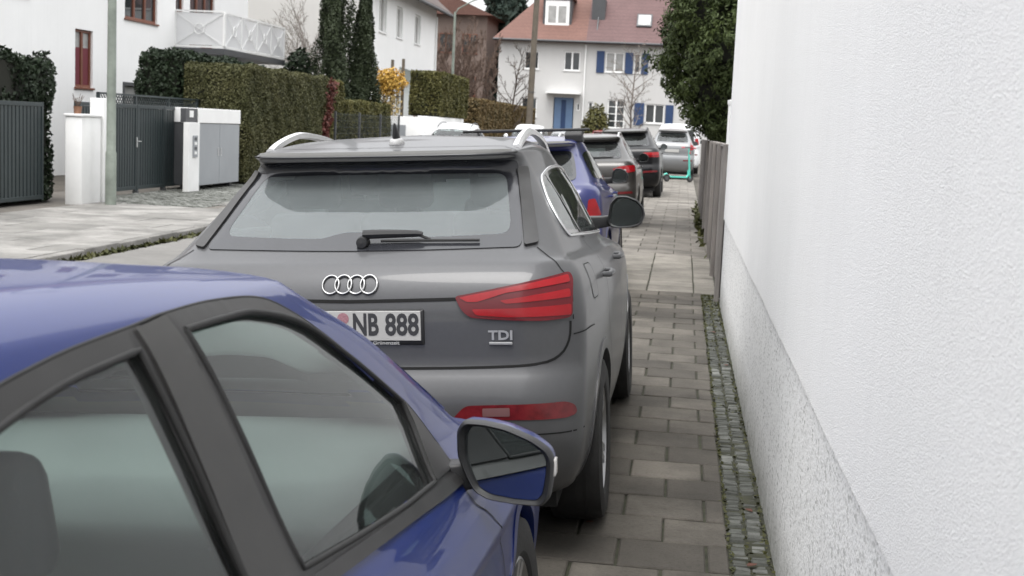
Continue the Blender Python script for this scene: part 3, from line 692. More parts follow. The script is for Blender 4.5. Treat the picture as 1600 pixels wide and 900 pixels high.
    # roof rails: a low arch on each side
    for s in (1, -1):
        rb = MB(); pts = []; n = 26
        for k in range(n+1):
            t = k/n; y = .88+t*1.50; up = .052*min(1, (sin(pi*min(1, max(0, t)))*1.25))**.75
            h = B.hit(s*(.535-.01*t), y, 'z', 1)[0]; pts.append((h.x, y, h.z-.002+up))
        vs = []
        for p in pts: vs.append([(p[0]-s*.016, p[1], p[2]-.014), (p[0]+s*.018, p[1], p[2]-.018), (p[0]+s*.020, p[1], p[2]+.002), (p[0]+s*.008, p[1], p[2]+.012), (p[0]-s*.014, p[1], p[2]+.008)])
        rb.loft(vs); rb.build('roof_rail', M['bright'], root, smooth=45)
    for s in (1, -1):
        for y in (1.10, 1.93):
            hb = MB(); p = B.hit(y, 1.03, 'x', s)[0]; hb.tube([(p.x-s*.01, y-.09, 1.033), (p.x+s*.028, y-.075, 1.033), (p.x+s*.036, y, 1.035), (p.x+s*.028, y+.075, 1.033), (p.x-s*.01, y+.09, 1.033)], [.010, .013, .014, .013, .010], 8)
            hb.build('door_handle', M['paint_grey'], root, smooth=50)
        p = B.hit(2.72, 1.10, 'x', s)[0]
        side_mirror(root, 'side_mirror', (p.x-s*.02, 2.68, 1.125), s, M['paint_grey'], .215, .175)
        for y in (.87, 3.475): wheel(root, s*.785, y, .345, s, .235)
    ub = MB().box(-.74, .74, .30, 4.1, .20, .26); ub.build('underbody', M['under'], root)
    for x in (-.36, .36): seat(root, x, 2.25, .58, .5)
    for x in (-.42, 0, .42): seat(root, x, 1.35, .60, .44, h=.58)
    db = MB().box(-.72, .72, 2.85, 3.25, .8, 1.05); db.build('dashboard', M['dash'], root, bevel=.05, smooth=50)
    sp = MB().box(-.62, .62, .42, .95, .94, .97); sp.build('parcel_shelf', M['seatcloth'], root)
    return root

# ------------------------------------------------------------------ the blue hatchback beside us
def blue_hatch():
    root = empty('hatchback', (-1.33, .15, -.047), (0, -.064, -.05))
    tag(root, 'blue hatchback with black window frames in the foreground, white wall mirrored in its windows', 'car')
    B = Body(levels_hatch(), .025); P = M['paint_blue']; seam = Gaps()
    fo = spline([(1.64, 1.377), (1.834, 1.373), (2.033, 1.354), (2.151, 1.317), (2.25, 1.266), (2.424, 1.166), (2.66, 1.045), (2.75, .945)], .02)+[(2.745, .868), (2.5, .893), (2.02, .939), (1.702, .968)]
    fi = spline([(1.668, 1.350), (1.834, 1.346), (1.98, 1.335), (2.173, 1.290), (2.335, 1.208), (2.574, 1.084), (2.615, 1.058)], .02)+[(2.612, 1.01), (2.550, .902), (2.30, .924), (2.02, .953), (1.733, .984)]
    ro = spline([(1.575, .963), (1.2, .985), (.74, 1.005)], .03)+spline([(.71, 1.035), (.76, 1.13), (.90, 1.26), (1.08, 1.335), (1.30, 1.365), (1.55, 1.374)], .03)
    ri = spline([(1.558, 1.0), (1.2, 1.02), (.80, 1.035)], .03)+spline([(.785, 1.06), (.84, 1.15), (.96, 1.25), (1.10, 1.305), (1.30, 1.337), (1.508, 1.346)], .03)
    rg = roundpoly([(-.66, .99), (0, .985), (.66, .99), (.58, 1.24), (.54, 1.345), (0, 1.352), (-.54, 1.345), (-.58, 1.24)], [.05, .4, .05, .1, .03, .4, .03, .1])
    ws = roundpoly([(-.70, .935), (0, .905), (.70, .935), (.55, 1.30), (0, 1.33), (-.55, 1.30)], [.05, .4, .05, .08, .5, .08])
    B.cut(offpoly(rg, .03), 'y', -1); B.cut(offpoly(ws, .03), 'y', 1)
    for s in (1, -1): B.cut(offpoly(fo, .012), 'x', s); B.cut(offpoly(ro, .012), 'x', s)
    arches(B, root, P, (.69, 3.23), .315, .345, .78, h=.03, lip=.03, ofs=.004)
    B.shell('body', P, root); B.shell('lining', M['lining'], root, inset=.028)
    for s in (1, -1):
        for o, i, nm in ((fo, fi, 'front'), (ro, ri, 'rear')):
            fr = B.panel('window_frame', M['trim'], root, o, 'x', s, .003, hole=i, rim=.018, h=.03)
            g = B.panel('side_window', M['sideglass'], root, offpoly(i, -.004), 'x', s, -.006, h=.03)
            B.panel('frame_lining', M['lining'], fr, offpoly(o, -.012), 'x', s, -.026, hole=i, h=.03)
            sb = MB(); B.ribbon(sb, i+[i[0]], 'x', s, .011, .002, .02, round_=True); sb.build('window_seal', M['rubber'], fr, smooth=60)
        pn = [(1.526, 1.370), (1.630, 1.374), (1.652, 1.25), (1.702, .960), (1.560, .965), (1.538, 1.20)]
        B.panel('door_pillar', M['pillar'], root, roundpoly(pn, .004, dens=.02), 'x', s, .0075, rim=.010, h=.025)
        d = MB(); B.ribbon(d, spline([(.70, 1.055), (.76, 1.135), (.90, 1.263), (1.08, 1.337), (1.3, 1.367), (1.55, 1.375), (1.65, 1.377), (1.834, 1.372), (2.033, 1.353), (2.151, 1.316), (2.25, 1.265), (2.424, 1.165), (2.66, 1.044), (2.76, 0.930)], .02), 'x', s, .006, .001, .02, round_=True)
        d.build('drip_seal', M['rubber'], root, smooth=60)
        bm_ = roundpoly([(.70, 1.005), (1.2, .984), (1.70, .972), (2.02, .944), (2.5, .899), (2.74, .876), (2.74, .856), (2.5, .876), (2.02, .921), (1.70, .948), (1.2, .962), (.70, .983)], .003, dens=.025)
        B.panel('belt_moulding', M['trim'], root, bm_, 'x', s, .006, rim=.008, h=.02)
        sail = roundpoly([(2.622, 1.058), (2.745, .925), (2.735, .885), (2.556, .902), (2.620, 1.01)], .006, dens=.015)
        B.panel('mirror_base', M['trim'], root, sail, 'x', s, .008, rim=.008, h=.02)
        # door gaps, handles
        B.ribbon(seam, spline([(1.585, .93), (1.60, .7), (1.56, .45), (1.50, .30)]), 'x', s, .005)
        B.ribbon(seam, spline([(2.70, .852), (2.717, .810), (2.787, .763), (2.86, .663), (2.85, .55), (2.82, .28)]), 'x', s, .005)
        B.ribbon(seam, spline([(.72, .96), (.80, .85), (.98, .66), (1.06, .45), (1.08, .30)]), 'x', s, .005)
        B.ribbon(seam, [(1.08, .30), (2.86, .28)], 'x', s, .005)
        B.ribbon(seam, spline([(2.78, .868), (3.2, .83), (3.6, .79), (3.85, .70)]), 'x', s, .005)
        for y in (1.72, .95):
            p = B.hit(y, .80, 'x', s)[0]; hb = MB(); hb.tube([(p.x-s*.012, y-.085, .80), (p.x+s*.026, y-.07, .80), (p.x+s*.032, y, .803), (p.x+s*.026, y+.07, .80), (p.x-s*.012, y+.085, .80)], [.009, .012, .013, .012, .009], 8)
            hb.build('door_handle', P, root, smooth=50)
        for y in (.69, 3.23): wheel(root, s*.745, y, .315, s, .205)
        f = (lambda q: q) if s == 1 else mir2
        B.panel('tail_light', M['lens_red'], root, f(roundpoly([(.50, .90), (.78, .93), (.84, .80), (.80, .68), (.56, .70)], .03)), 'y', -1, .008, rim=.01, h=.04)
        B.panel('headlight', M['lens_clear'], root, f(roundpoly([(.40, .60), (.50, .68), (.76, .72), (.80, .62), (.60, .57)], .03)), 'y', 1, .006, rim=.01, h=.04)
    g = B.panel('rear_window', M['carglass'], root, offpoly(rg, .03), 'y', -1, .003, h=.05); B.panel('window_border', M['frit'], g, rg, 'y', -1, .004, hole=offpoly(rg, .03), h=.05)
    g = B.panel('windscreen', M['carglass'], root, offpoly(ws, .03), 'y', 1, .003, h=.05); B.panel('window_border', M['frit'], g, ws, 'y', 1, .004, hole=offpoly(ws, .03), h=.05)
    tg = spline([(-.80, .95), (-.82, .66), (-.55, .55), (.55, .55), (.82, .66), (.80, .95)]); B.ribbon(seam, tg, 'y', -1, .007)
    B.ribbon(seam, [(-.62, 2.36), (0, 2.42), (.62, 2.36)], 'z', 1, .004)
    seam.build('panel_gap', M['seam'], root)
    B.panel('grille', M['gloss_black'], root, roundpoly([(-.40, .60), (.40, .60), (.42, .44), (-.42, .44)], .03), 'y', 1, .006, rim=.01)
    pl = MB().box(-.26, .26, -.002, .02, .72, .83); po = pl.build('number_plate', M['plate'], root, bevel=.003)
    sh = [(-.004, .075), (-.004, .128), (.012, .149), (.060, .150), (.110, .144), (.170, .126), (.206, .106), (.217, .085), (.214, .05), (.206, .008), (.190, -.010), (.13, -.013), (.065, -.010), (.032, .004), (.013, .035)]
    for s in (1, -1): side_mirror(root, 'side_mirror', (s*.733, 2.655, .845), s, P, .230, .172, shape=sh, signal=True)
    ub = MB().box(-.70, .70, .25, 3.8, .16, .24); ub.build('underbody', M['under'], root)
    for x in (-.36, .36): seat(root, x, 1.75, .34, .5, h=.52, mat='seat_grey')
    for x in (-.38, .38): seat(root, x, .95, .38, .5, h=.48, mat='seat_grey')
    db = MB(); db.prism([(2.42, .34), (2.40, .66), (2.46, .80), (2.58, .855), (3.28, .885), (3.28, .34)], -.67, .67, 'x'); db.build('dashboard', M['dash_grey'], root, bevel=.03, seg=3, smooth=50)
    sw = MB(); cw = Vector((-.36, 2.32, .80)); ax = Vector((0, -.9, .42)).normalized(); e1 = Vector((1, 0, 0)); e2 = ax.cross(e1)
    sw.tube([cw+(e1*cos(a)+e2*sin(a))*.18 for a in np.linspace(0, 2*pi, 37)], .014, 8, cap=False); sw.bar(cw-e1*.17, cw+e1*.17, .03, .03); sw.bar(cw, cw-ax*.2, .06)
    sw.build('steering_wheel', M['dash'], root, smooth=50)
    for s in (1, -1):
        dc = MB().box(s*.70, s*.74, .95, 2.6, .35, .93); dc.build('door_card', M['dash'], root, bevel=.01)
    return root

# ------------------------------------------------------------------ ground materials
def slabmat(name, a, b, moss=(.05, .055, .03)):
    m, t, bs = nmat(name); v = coords(t); at = node(t, 'ShaderNodeAttribute', attribute_name='tone')
    n1 = noise(t, v, 1.3, 6, .65); n2 = noise(t, v, 55, 6, .7); n3 = noise(t, v, 240, 3, .7)
    c = mixc(t, at.outputs['Fac'], a, b); c = mixc(t, ramp(t, n1, [(.38, (0,0,0)), (.66, (1,1,1))]), c, tuple(x*.62 for x in a))
    c = mixc(t, .8, c, ramp(t, n2, [(.25, (.62,.60,.57)), (.5, (1,1,1)), (.8, (1.12,1.12,1.1))]), 'MULTIPLY')
    c = mixc(t, .55, c, ramp(t, n3, [(.3, (.7,.7,.7)), (.7, (1.2,1.2,1.2))]), 'MULTIPLY')
    t.links.new(c, bs.inputs['Base Color']); bs.inputs['Roughness'].default_value = .88; bs.inputs['Specular IOR Level'].default_value = .3
    bump(t, bs, n3, .35, .004); return m
def asphalt(name, col=(.145, .141, .134), sc=1):
    m, t, bs = nmat(name); v = coords(t); n1 = noise(t, v, .35*sc, 8, .65); n2 = noise(t, v, 160*sc, 4, .7); n3 = noise(t, v, 3*sc, 6, .7)
    c = ramp(t, n1, [(.3, tuple(x*.78 for x in col)), (.7, tuple(x*1.25 for x in col))])
    c = mixc(t, .7, c, ramp(t, n2, [(.3, (.6,.6,.6)), (.7, (1.35,1.33,1.3))]), 'MULTIPLY'); c = mixc(t, .5, c, ramp(t, n3, [(.35, (.75,.74,.73)), (.7, (1.15,1.15,1.15))]), 'MULTIPLY')
    t.links.new(c, bs.inputs['Base Color']); bs.inputs['Roughness'].default_value = .85; bump(t, bs, n2, .4, .004); return m
def stucco(name, col, scale, strength, dist, mottle=0, mscale=60, dark=(.35,.35,.34), streak=0, stain=.0):
    m, t, bs = nmat(name); v = coords(t)
    n1 = noise(t, v, scale, 5, .62); n2 = noise(t, v, scale*.33, 4, .6); n0 = noise(t, v, .8, 5, .6)
    vo = node(t, 'ShaderNodeTexVoronoi', feature='SMOOTH_F1'); vo.inputs['Scale'].default_value = scale*.8; t.links.new(v, vo.inputs['Vector'])
    c = ramp(t, n0, [(.3, tuple(x*.95 for x in col)), (.7, col)])
    if streak:
        sv = coords(t, (1, 5, .22)); s = noise(t, sv, 2.2, 5, .6)
        c = mixc(t, ramp(t, s, [(.50, (0,0,0)), (.72, (streak,)*3)]), c, tuple(x*.80 for x in col))
    if mottle:
        n3 = noise(t, coords(t, (1, .38, 1)), mscale, 2.5, .55); n4 = noise(t, v, mscale*.12, 4, .6)
        mk = mixc(t, 1, ramp(t, n3, [(.50, (0,0,0)), (.60, (mottle,)*3)]), ramp(t, n4, [(.36, (.12,.12,.12)), (.62, (1,1,1))]), 'MULTIPLY')
        c = mixc(t, mk, c, dark)
    if stain:
        g = node(t, 'ShaderNodeSeparateXYZ'); cc = node(t, 'ShaderNodeTexCoord'); t.links.new(cc.outputs['Object'], g.inputs[0])
        mr = node(t, 'ShaderNodeMapRange'); mr.inputs[1].default_value = .30; mr.inputs[2].default_value = .0; mr.inputs[3].default_value = 0; mr.inputs[4].default_value = 1; t.links.new(g.outputs['Z'], mr.inputs[0])
        mu = node(t, 'ShaderNodeMath', operation='MULTIPLY'); t.links.new(mr.outputs[0], mu.inputs[0]); t.links.new(noise(t, v, 5, 6, .7), mu.inputs[1])
        c = mixc(t, mixc(t, 1, mu.outputs[0], (stain,)*3, 'MULTIPLY'), c, (.16, .16, .13))
    t.links.new(c, bs.inputs['Base Color']); bs.inputs['Roughness'].default_value = .9; bs.inputs['Specular IOR Level'].default_value = .2
    h = mixc(t, .5, n1, vo.outputs['Distance']); h = mixc(t, .35, h, n2); bump(t, bs, h, strength, dist); return m
M['asphalt'] = asphalt('asphalt'); M['earth'] = pm('bare earth', (.06, .052, .042), .95, var=.4, vs=1.5, bmp=.4, bs=30, bd=.03)
M['slab'] = slabmat('paving slab', (.084, .076, .065), (.160, .145, .124))
M['slab_old'] = slabmat('old paving slab', (.15, .138, .122), (.24, .222, .196))
M['slab_pale'] = slabmat('pale concrete slab', (.34, .33, .31), (.46, .445, .42))
M['slab_drive'] = slabmat('worn driveway slab', (.205, .19, .165), (.295, .275, .24))
M['slab_far'] = slabmat('worn pale slab', (.20, .194, .182), (.295, .286, .27))
M['joint'] = pm('mossy joint sand', (.030, .031, .018), .95, var=.6, vs=9, bmp=.5, bs=150, bd=.004)
M['sett'] = slabmat('granite sett', (.09, .094, .083), (.22, .225, .21))
M['kerb'] = slabmat('granite kerb', (.17, .165, .155), (.27, .26, .245))
M['stucco'] = stucco('white wall render', (.88, .88, .875), 330, .9, .0055, streak=.14, mottle=.12, mscale=200, dark=(.6, .6, .59))
M['plinth'] = stucco('rough plinth render', (.86, .86, .85), 150, .55, .008, mottle=.8, mscale=72, dark=(.38, .38, .37), stain=1.2)
M['render_far'] = stucco('far house render', (.54, .535, .525), 60, .25, .006, streak=.2)
M['render_white'] = stucco('white house render', (.86, .86, .85), 60, .25, .006, streak=.15)
M['render_shaded'] = stucco('shaded white house render', (.56, .55, .53), 60, .25, .006, streak=.25)  # white render darkened to paint the less lit gable side
M['render_brown'] = stucco('brown house render', (.20, .155, .135), 30, .25, .006, streak=.3)
M['white_paint'] = pm('white painted metal', (.78, .78, .77), .45, var=.04, vs=2)
M['concrete_white'] = pm('white painted concrete', (.74, .74, .73), .8, var=.07, vs=1.5, bmp=.2, bs=90, bd=.003)
M['gate'] = pm('dark green grey gate paint', (.022, .032, .034), .5, var=.1)
M['grey_door'] = pm('grey steel sheet', (.27, .285, .30), .5, var=.06, vs=1.2)
M['dark_grey'] = pm('dark grey metal', (.06, .062, .066), .5, var=.1)
M['brown_frame'] = pm('brown window wood', (.16, .055, .030), .5, var=.15)
M['white_frame'] = pm('white window plastic', (.80, .80, .79), .4)
M['pane'] = pm('window pane', (.030, .034, .036), .05, spec=.9)
M['pane_pale'] = pm('curtained pane', (.30, .30, .29), .12, spec=.8, var=.2, vs=2)
M['curtain_red'] = pm('dark red curtain', (.13, .02, .03), .8)
M['shutter'] = pm('blue shutter paint', (.016, .042, .115), .55, var=.12, vs=3)
M['door_blue'] = pm('blue door paint', (.11, .18, .30), .5, var=.06)
M['panel_frost'] = pm('frosted balcony sheet', (.66, .665, .67), .3, var=.05, vs=1)
M['lamp_post'] = pm('grey green post paint', (.19, .215, .185), .65, var=.28, vs=3.5, bmp=.2, bs=60, bd=.002)
M['wood_pole'] = pm('weathered wooden pole', (.105, .088, .068), .85, var=.2)
M['bark'] = pm('bark', (.075, .058, .046), .9, var=.35, vs=6, bmp=.6, bs=25, bd=.01)
M['bark_pale'] = pm('pale twig bark', (.19, .165, .145), .9, var=.3, vs=6)
M['twig'] = pm('brown twig bark', (.125, .085, .066), .9, var=.3, vs=4)
M['hedge'] = leafmat('hedge leaf', (.052, .057, .022), (.092, .089, .038), (.115, .108, .05))
M['hedge_dark'] = leafmat('dark yew leaf', (.010, .018, .010), (.020, .032, .014))
M['hedge_brown'] = leafmat('beech hedge leaf', (.085, .070, .030), (.155, .105, .045), (.20, .12, .06))
M['hedge_red'] = leafmat('red brown hedge leaf', (.10, .055, .032), (.18, .085, .05), (.22, .11, .06))
M['hedge_olive'] = leafmat('olive hedge leaf', (.05, .055, .018), (.115, .105, .032), (.16, .13, .05))
M['cypress'] = leafmat('cypress leaf', (.018, .026, .012), (.036, .048, .022))
M['spruce'] = leafmat('spruce needle', (.018, .032, .026), (.045, .066, .052))
M['thuja'] = leafmat('thuja leaf', (.022, .036, .010), (.055, .075, .020), (.085, .10, .032))
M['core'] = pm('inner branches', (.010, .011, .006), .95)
M['yellow_leaf'] = leafmat('yellow autumn leaf', (.44, .25, .05), (.55, .36, .08), (.40, .17, .04))
M['straw_leaf'] = leafmat('straw leaf', (.34, .25, .10), (.46, .36, .18))
M['red_leaf'] = leafmat('red vine leaf', (.060, .018, .014), (.10, .028, .020))
M['dead_leaf'] = pm('dead leaf', (.085, .030, .018), .8, var=.3, vs=40)
M['grass'] = leafmat('moss and grass', (.03, .036, .012), (.07, .07, .024))
M['fence_wood'] = None
def woodmat(name, a, b):
    m, t, bs = nmat(name); v = coords(t, (6, 6, .5)); n = noise(t, v, 5, 7, .65); n2 = noise(t, coords(t), 1.1, 4)
    at = node(t, 'ShaderNodeAttribute', attribute_name='tone')
    c = ramp(t, n, [(.25, a), (.7, b)]); c = mixc(t, n2, c, tuple(x*.7 for x in a)); c = mixc(t, .75, c, ramp(t, at.outputs['Fac'], [(0, (.62, .62, .64)), (1, (1.2, 1.17, 1.12))]), 'MULTIPLY')
    t.links.new(c, bs.inputs['Base Color']); bs.inputs['Roughness'].default_value = .9; bump(t, bs, n, .4, .006); return m
M['fence_wood'] = woodmat('weathered grey boards', (.19, .177, .17), (.38, .355, .335))
def tilemat(name, a, b):
    m, t, bs = nmat(name); v = coords(t); br = node(t, 'ShaderNodeTexBrick'); mp = coords(t, (1, 1, 1.0), 'UV')
    n = noise(t, v, .5, 6, .65); n2 = noise(t, v, 7, 5, .7)
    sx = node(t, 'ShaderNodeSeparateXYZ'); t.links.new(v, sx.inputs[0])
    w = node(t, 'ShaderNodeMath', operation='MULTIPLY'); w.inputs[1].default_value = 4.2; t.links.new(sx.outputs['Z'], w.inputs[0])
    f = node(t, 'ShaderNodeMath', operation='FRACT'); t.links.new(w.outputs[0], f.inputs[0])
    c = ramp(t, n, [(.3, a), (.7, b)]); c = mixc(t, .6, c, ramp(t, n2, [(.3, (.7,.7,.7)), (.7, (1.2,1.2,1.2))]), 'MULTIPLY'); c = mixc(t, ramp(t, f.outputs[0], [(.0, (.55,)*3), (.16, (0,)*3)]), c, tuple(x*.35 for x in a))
    t.links.new(c, bs.inputs['Base Color']); bs.inputs['Roughness'].default_value = .8; bump(t, bs, f.outputs[0], .5, .04); return m
M['tile_red'] = tilemat('red roof tiles', (.125, .062, .048), (.165, .082, .064))
M['tile_plum'] = tilemat('plum roof tiles', (.098, .055, .053), (.13, .074, .072))
M['tile_dark'] = tilemat('dark roof tiles', (.06, .045, .04), (.10, .075, .065))
M['mint'] = pm('mint green metal', (.08, .50, .40), .35, coat=.3)
M['scooter_red'] = pm('red grip', (.42, .03, .05), .5)

def tones(o, per, lo=0, hi=1):
    """one random tone for every run of `per` faces (each slab, stone or board its own shade)"""
    me = o.data; n = len(me.polygons); k = (n+per-1)//per; t = np.repeat(RNG.uniform(lo, hi, k), per)[:n]
    a = me.attributes.new('tone', 'FLOAT', 'FACE'); a.data.foreach_set('value', t.astype(np.float32)); return o

# ------------------------------------------------------------------ ground, road, pavements
MB().box(-500, 500, -60, 900, -1.2, -.106).build('ground', M['earth'])['kind'] = 'structure'
MB().box(-6.9, -1.30, -30, 82, -.6, -.100).build('road', M['asphalt'])['kind'] = 'structure'
MB().box(-60, 60, 82.2, 84, -.6, -.101).build('cross_road', M['asphalt'])['kind'] = 'structure'
kb = MB()
for i in range(110):
    y = -14+i*.9; kb.box(-1.42, -1.295, y+.004, y+.896, -.5, .0+random.uniform(-.003, .003))
tones(kb.build('kerb', M['kerb'], bevel=.012, seg=2, smooth=50), 26)['kind'] = 'structure'
def slabs(name, x0, x1, y0, y1, sx, sy, mat, gap=.012, stag=.5, z=0, jit=.003, skip=None, tone=(0, 1), dx=0):
    mb = MB(); r = 0; y = y0
    while y < y1-.02:
        x = x0-(sx*stag if r % 2 else 0)-dx
        while x < x1:
            a, b = max(x, x0), min(x+sx, x1); c, d = y, min(y+sy, y1)
            if b-a > .05 and not (skip and skip((a+b)/2, (c+d)/2)):
                zz = z+random.uniform(-jit, jit); t1, t2 = random.uniform(-jit, jit)*.6, random.uniform(-jit, jit)*.6; g = gap/2*random.uniform(.6, 1.5)
                e = .006
                n = [(a+g, c+g), (b-g, c+g), (b-g, d-g), (a+g, d-g)]; q = [(a+g+e, c+g+e), (b-g-e, c+g+e), (b-g-e, d-g-e), (a+g+e, d-g-e)]
                hz = lambda i: zz+(t1 if i in (1, 2) else -t1)+(t2 if i > 1 else -t2)
                mb.add([(p[0], p[1], z-.05) for p in n]+[(p[0], p[1], hz(i)-.005) for i, p in enumerate(n)]+[(p[0], p[1], hz(i)) for i, p in enumerate(q)],
                       [(8, 9, 10, 11)]+[(i, (i+1) % 4, 4+(i+1) % 4, 4+i) for i in range(4)]+[(4+i, 4+(i+1) % 4, 8+(i+1) % 4, 8+i) for i in range(4)])
            x += sx
        y += sy; r += 1
    o = mb.build(name, mat, recalc=False); tones(o, 9, *tone); o['kind'] = 'structure'; return o
slabs('sidewalk', -1.30, .280, -2.1, 13.97, .35, .335, M['slab'], dx=.09)
MB().box(-1.30, .455, -14, 95, -.5, -.010).build('paving_bed', M['joint'])['kind'] = 'structure'
slabs('driveway', -1.30, .44, 13.98, 18.0, .5, .5, M['slab_drive'], gap=.014, stag=.0, tone=(0, 1), jit=.002)
slabs('far_sidewalk', -1.30, .44, 18.01, 80, .5, .5, M['slab_old'], gap=.010)
# two rows of small granite setts along the wall
mb = MB(); y = -2.0
while y < 13.9:
    dy = random.uniform(.038, .062)
    for c in (0, 1):
        x0 = .285+c*.078+random.uniform(-.006, .006); x1 = x0+random.uniform(.062, .074); z = random.uniform(-.012, .001); yy = y+random.uniform(-.010, .010)
        sk = random.uniform(-.008, .008); e = .010
        b = [(x0, yy), (x1, yy+sk), (x1, yy+sk+dy-.006), (x0, yy+dy-.006)]; cx = sum(p[0] for p in b)/4; cy = sum(p[1] for p in b)/4
        t = [(p[0]+(cx-p[0])*.22, p[1]+(cy-p[1])*.30) for p in b]
        mb.add([(p[0], p[1], -.05) for p in b]+[(p[0], p[1], z-.012) for p in b]+[(p[0], p[1], z+random.uniform(-.003, .003)) for p in t],
               [(8, 9, 10, 11)]+[(i, (i+1) % 4, 4+(i+1) % 4, 4+i) for i in range(4)]+[(4+i, 4+(i+1) % 4, 8+(i+1) % 4, 8+i) for i in range(4)])
    y += dy
o = mb.build('sett_strip', M['sett'], recalc=False); tones(o, 9); o['kind'] = 'structure'
# moss and grass in the joints, along the wall foot and the fence
def leaf_mesh(name, P, N, size, mat, parent=None, aspect=1.6, spread=.9, droop=0, var=.4):
    """many small leaf faces: P points, N outward directions"""
    n = len(P); r = RNG.normal(size=(n, 3)); D = N+r*spread; D /= np.linalg.norm(D, axis=1)[:, None]
    T = np.cross(D, RNG.normal(size=(n, 3))); T[:, 2] -= droop; T -= D*(T*D).sum(1)[:, None]; T /= np.linalg.norm(T, axis=1)[:, None]+1e-9; S = np.cross(D, T)
    s = size*(1+var*RNG.uniform(-1, 1, n))[:, None]
    a = T*s*aspect/2; b = S*s/2
    V = np.stack([P-a, P-a*.1+b, P+a, P-a*.1-b], 1).reshape(-1, 3)
    me = bpy.data.meshes.new(name); me.vertices.add(4*n); me.vertices.foreach_set('co', V.ravel().astype(np.float32)); me.loops.add(4*n); me.loops.foreach_set('vertex_index', np.arange(4*n, dtype=np.int32))
    me.polygons.add(n); me.polygons.foreach_set('loop_start', np.arange(0, 4*n, 4, dtype=np.int32)); me.update(); me.validate()
    return link(name, me, mat, parent)
def tuft_points(n, fx, fy, z=-.004, up=.02):
    P = np.stack([fx(n), fy(n), np.full(n, z)+RNG.uniform(0, up, n)], 1); N = np.tile([[0, 0, 1.]], (n, 1)); return P, N
P1, N1 = tuft_points(900, lambda n: .281+RNG.normal(0, .006, n), lambda n: RNG.uniform(1, 13.9, n), -.006, .008)
P2, N2 = tuft_points(700, lambda n: .435+RNG.normal(0, .010, n), lambda n: RNG.uniform(1, 13.6, n), -.008, .014)
P3, N3 = tuft_points(1500, lambda n: .36+RNG.uniform(-.09, .08, n), lambda n: 13.9-RNG.exponential(1.1, n), -.01, .012)
P4, N4 = tuft_points(500, lambda n: .358+RNG.normal(0, .006, n), lambda n: RNG.uniform(2, 13.9, n), -.012, .006)
o = leaf_mesh('moss', np.concatenate([P1, P2, P3, P4]), np.concatenate([N1, N2, N3, N4]), .012, M['grass'], spread=.6); o['kind'] = 'stuff'
P1, N1 = tuft_points(700, lambda n: .40+RNG.normal(0, .05, n), lambda n: 26+RNG.normal(0, 2.6, n), 0, .05)
P2, N2 = tuft_points(1500, lambda n: -6.87+RNG.normal(0, .02, n), lambda n: RNG.uniform(12, 24, n), -.10, .02)
o = leaf_mesh('grass', np.concatenate([P1, P2]), np.concatenate([N1, N2]), .05, M['grass'], spread=.8, aspect=2.2, var=.6); o['kind'] = 'stuff'
for k, (x, y, sz) in enumerate([(.385, 5.82, .05), (.36, 5.05, .055), (.40, 9.6, .05), (-.30, 5.45, .035), (.34, 11.2, .06)]):
    lb = MB(); a0 = random.random()*6; pts = [(0, -.5), (.22, -.28), (.3, .05), (.16, .3), (0, .55), (-.17, .28), (-.3, .02), (-.2, -.3)]
    top = [(x+sz*(p*cos(a0)-q*sin(a0)), y+sz*(p*sin(a0)+q*cos(a0)), .004+.18*sz*(p*p*4)) for p, q in pts]
    lb.add(top+[(p[0], p[1], p[2]+.0012) for p in top], [tuple(range(8))[::-1], tuple(range(8, 16))]+[(i, (i+1) % 8, 8+(i+1) % 8, 8+i) for i in range(8)])
    tag(lb.build('fallen_leaf', M['dead_leaf']), 'small red brown fallen leaf lying on the paving by the white wall', 'leaf', 'fallen leaves on the paving')
# far side: kerb, pale slabs, cobbled apron before the gate
kb = MB()
for i in range(100):
    y = -10+i*.95; kb.box(-7.03+random.uniform(-.006, .006), -6.90+random.uniform(-.012, .012), y+.005, y+.945, -.5, .005+random.uniform(-.008, .006))
o = kb.build('opposite_kerb', M['kerb'], bevel=.015, smooth=50); tones(o, 26); o['kind'] = 'structure'
apron = lambda x, y: 22.3 < y < 31 and x < -8.35
slabs('opposite_sidewalk', -10.3, -7.04, -10, 60, 1.1, .9, M['slab_far'], gap=.012, stag=.4, skip=apron)
MB().box(-12.2, -7.0, -10, 95, -.5, -.012).build('opposite_bed', M['slab_old'])['kind'] = 'structure'
slabs('opposite_far_sidewalk', -10.3, -7.04, 60.01, 95, 1.1, .9, M['slab_far'], gap=.012, stag=.4)
slabs('gate_apron', -10.88, -8.36, 22.31, 31, .105, .105, M['sett'], gap=.012, jit=.008, tone=(.3, .9))

# ------------------------------------------------------------------ the white house wall on the right
root = empty('house_wall', (.45, 13.2, 0)); tag(root, 'tall white roughcast house wall with a coarser speckled plinth along the right side', 'wall')
def at_root(mb, name, mat, r, **k):
    o = mb.build(name, mat, None, **k); loc = Vector(r.location)
    o.data.transform(Matrix.Translation(-loc)); o.parent = r; return o
mb = MB(); n = 420; ys = [13.2-i*(18.2/n) for i in range(n+1)]; lo = [0.848+random.uniform(-.0015, .0015)+.003*sin(y*3) for y in ys]; xo = [.436+random.uniform(-.0008, .0008) for y in ys]
V = []; 
for y, z, x in zip(ys, lo, xo): V += [(.47, y, z+.004), (x, y, z), (.436, y, z+.02), (.436, y, 10.5)]
F = [(4*i+k, 4*i+k+1, 4*i+5+k, 4*i+4+k) for i in range(n) for k in range(3)]
mb.add(V, F); mb.add([(.436, 13.2, .84), (4.5, 13.2, .84), (4.5, 13.2, 10.5), (.436, 13.2, 10.5)], [(0, 1, 2, 3)]); mb.add([(.436, -5, 10.5), (4.5, -5, 10.5), (4.5, 13.2, 10.5), (.436, 13.2, 10.5)], [(0, 1, 2, 3)])
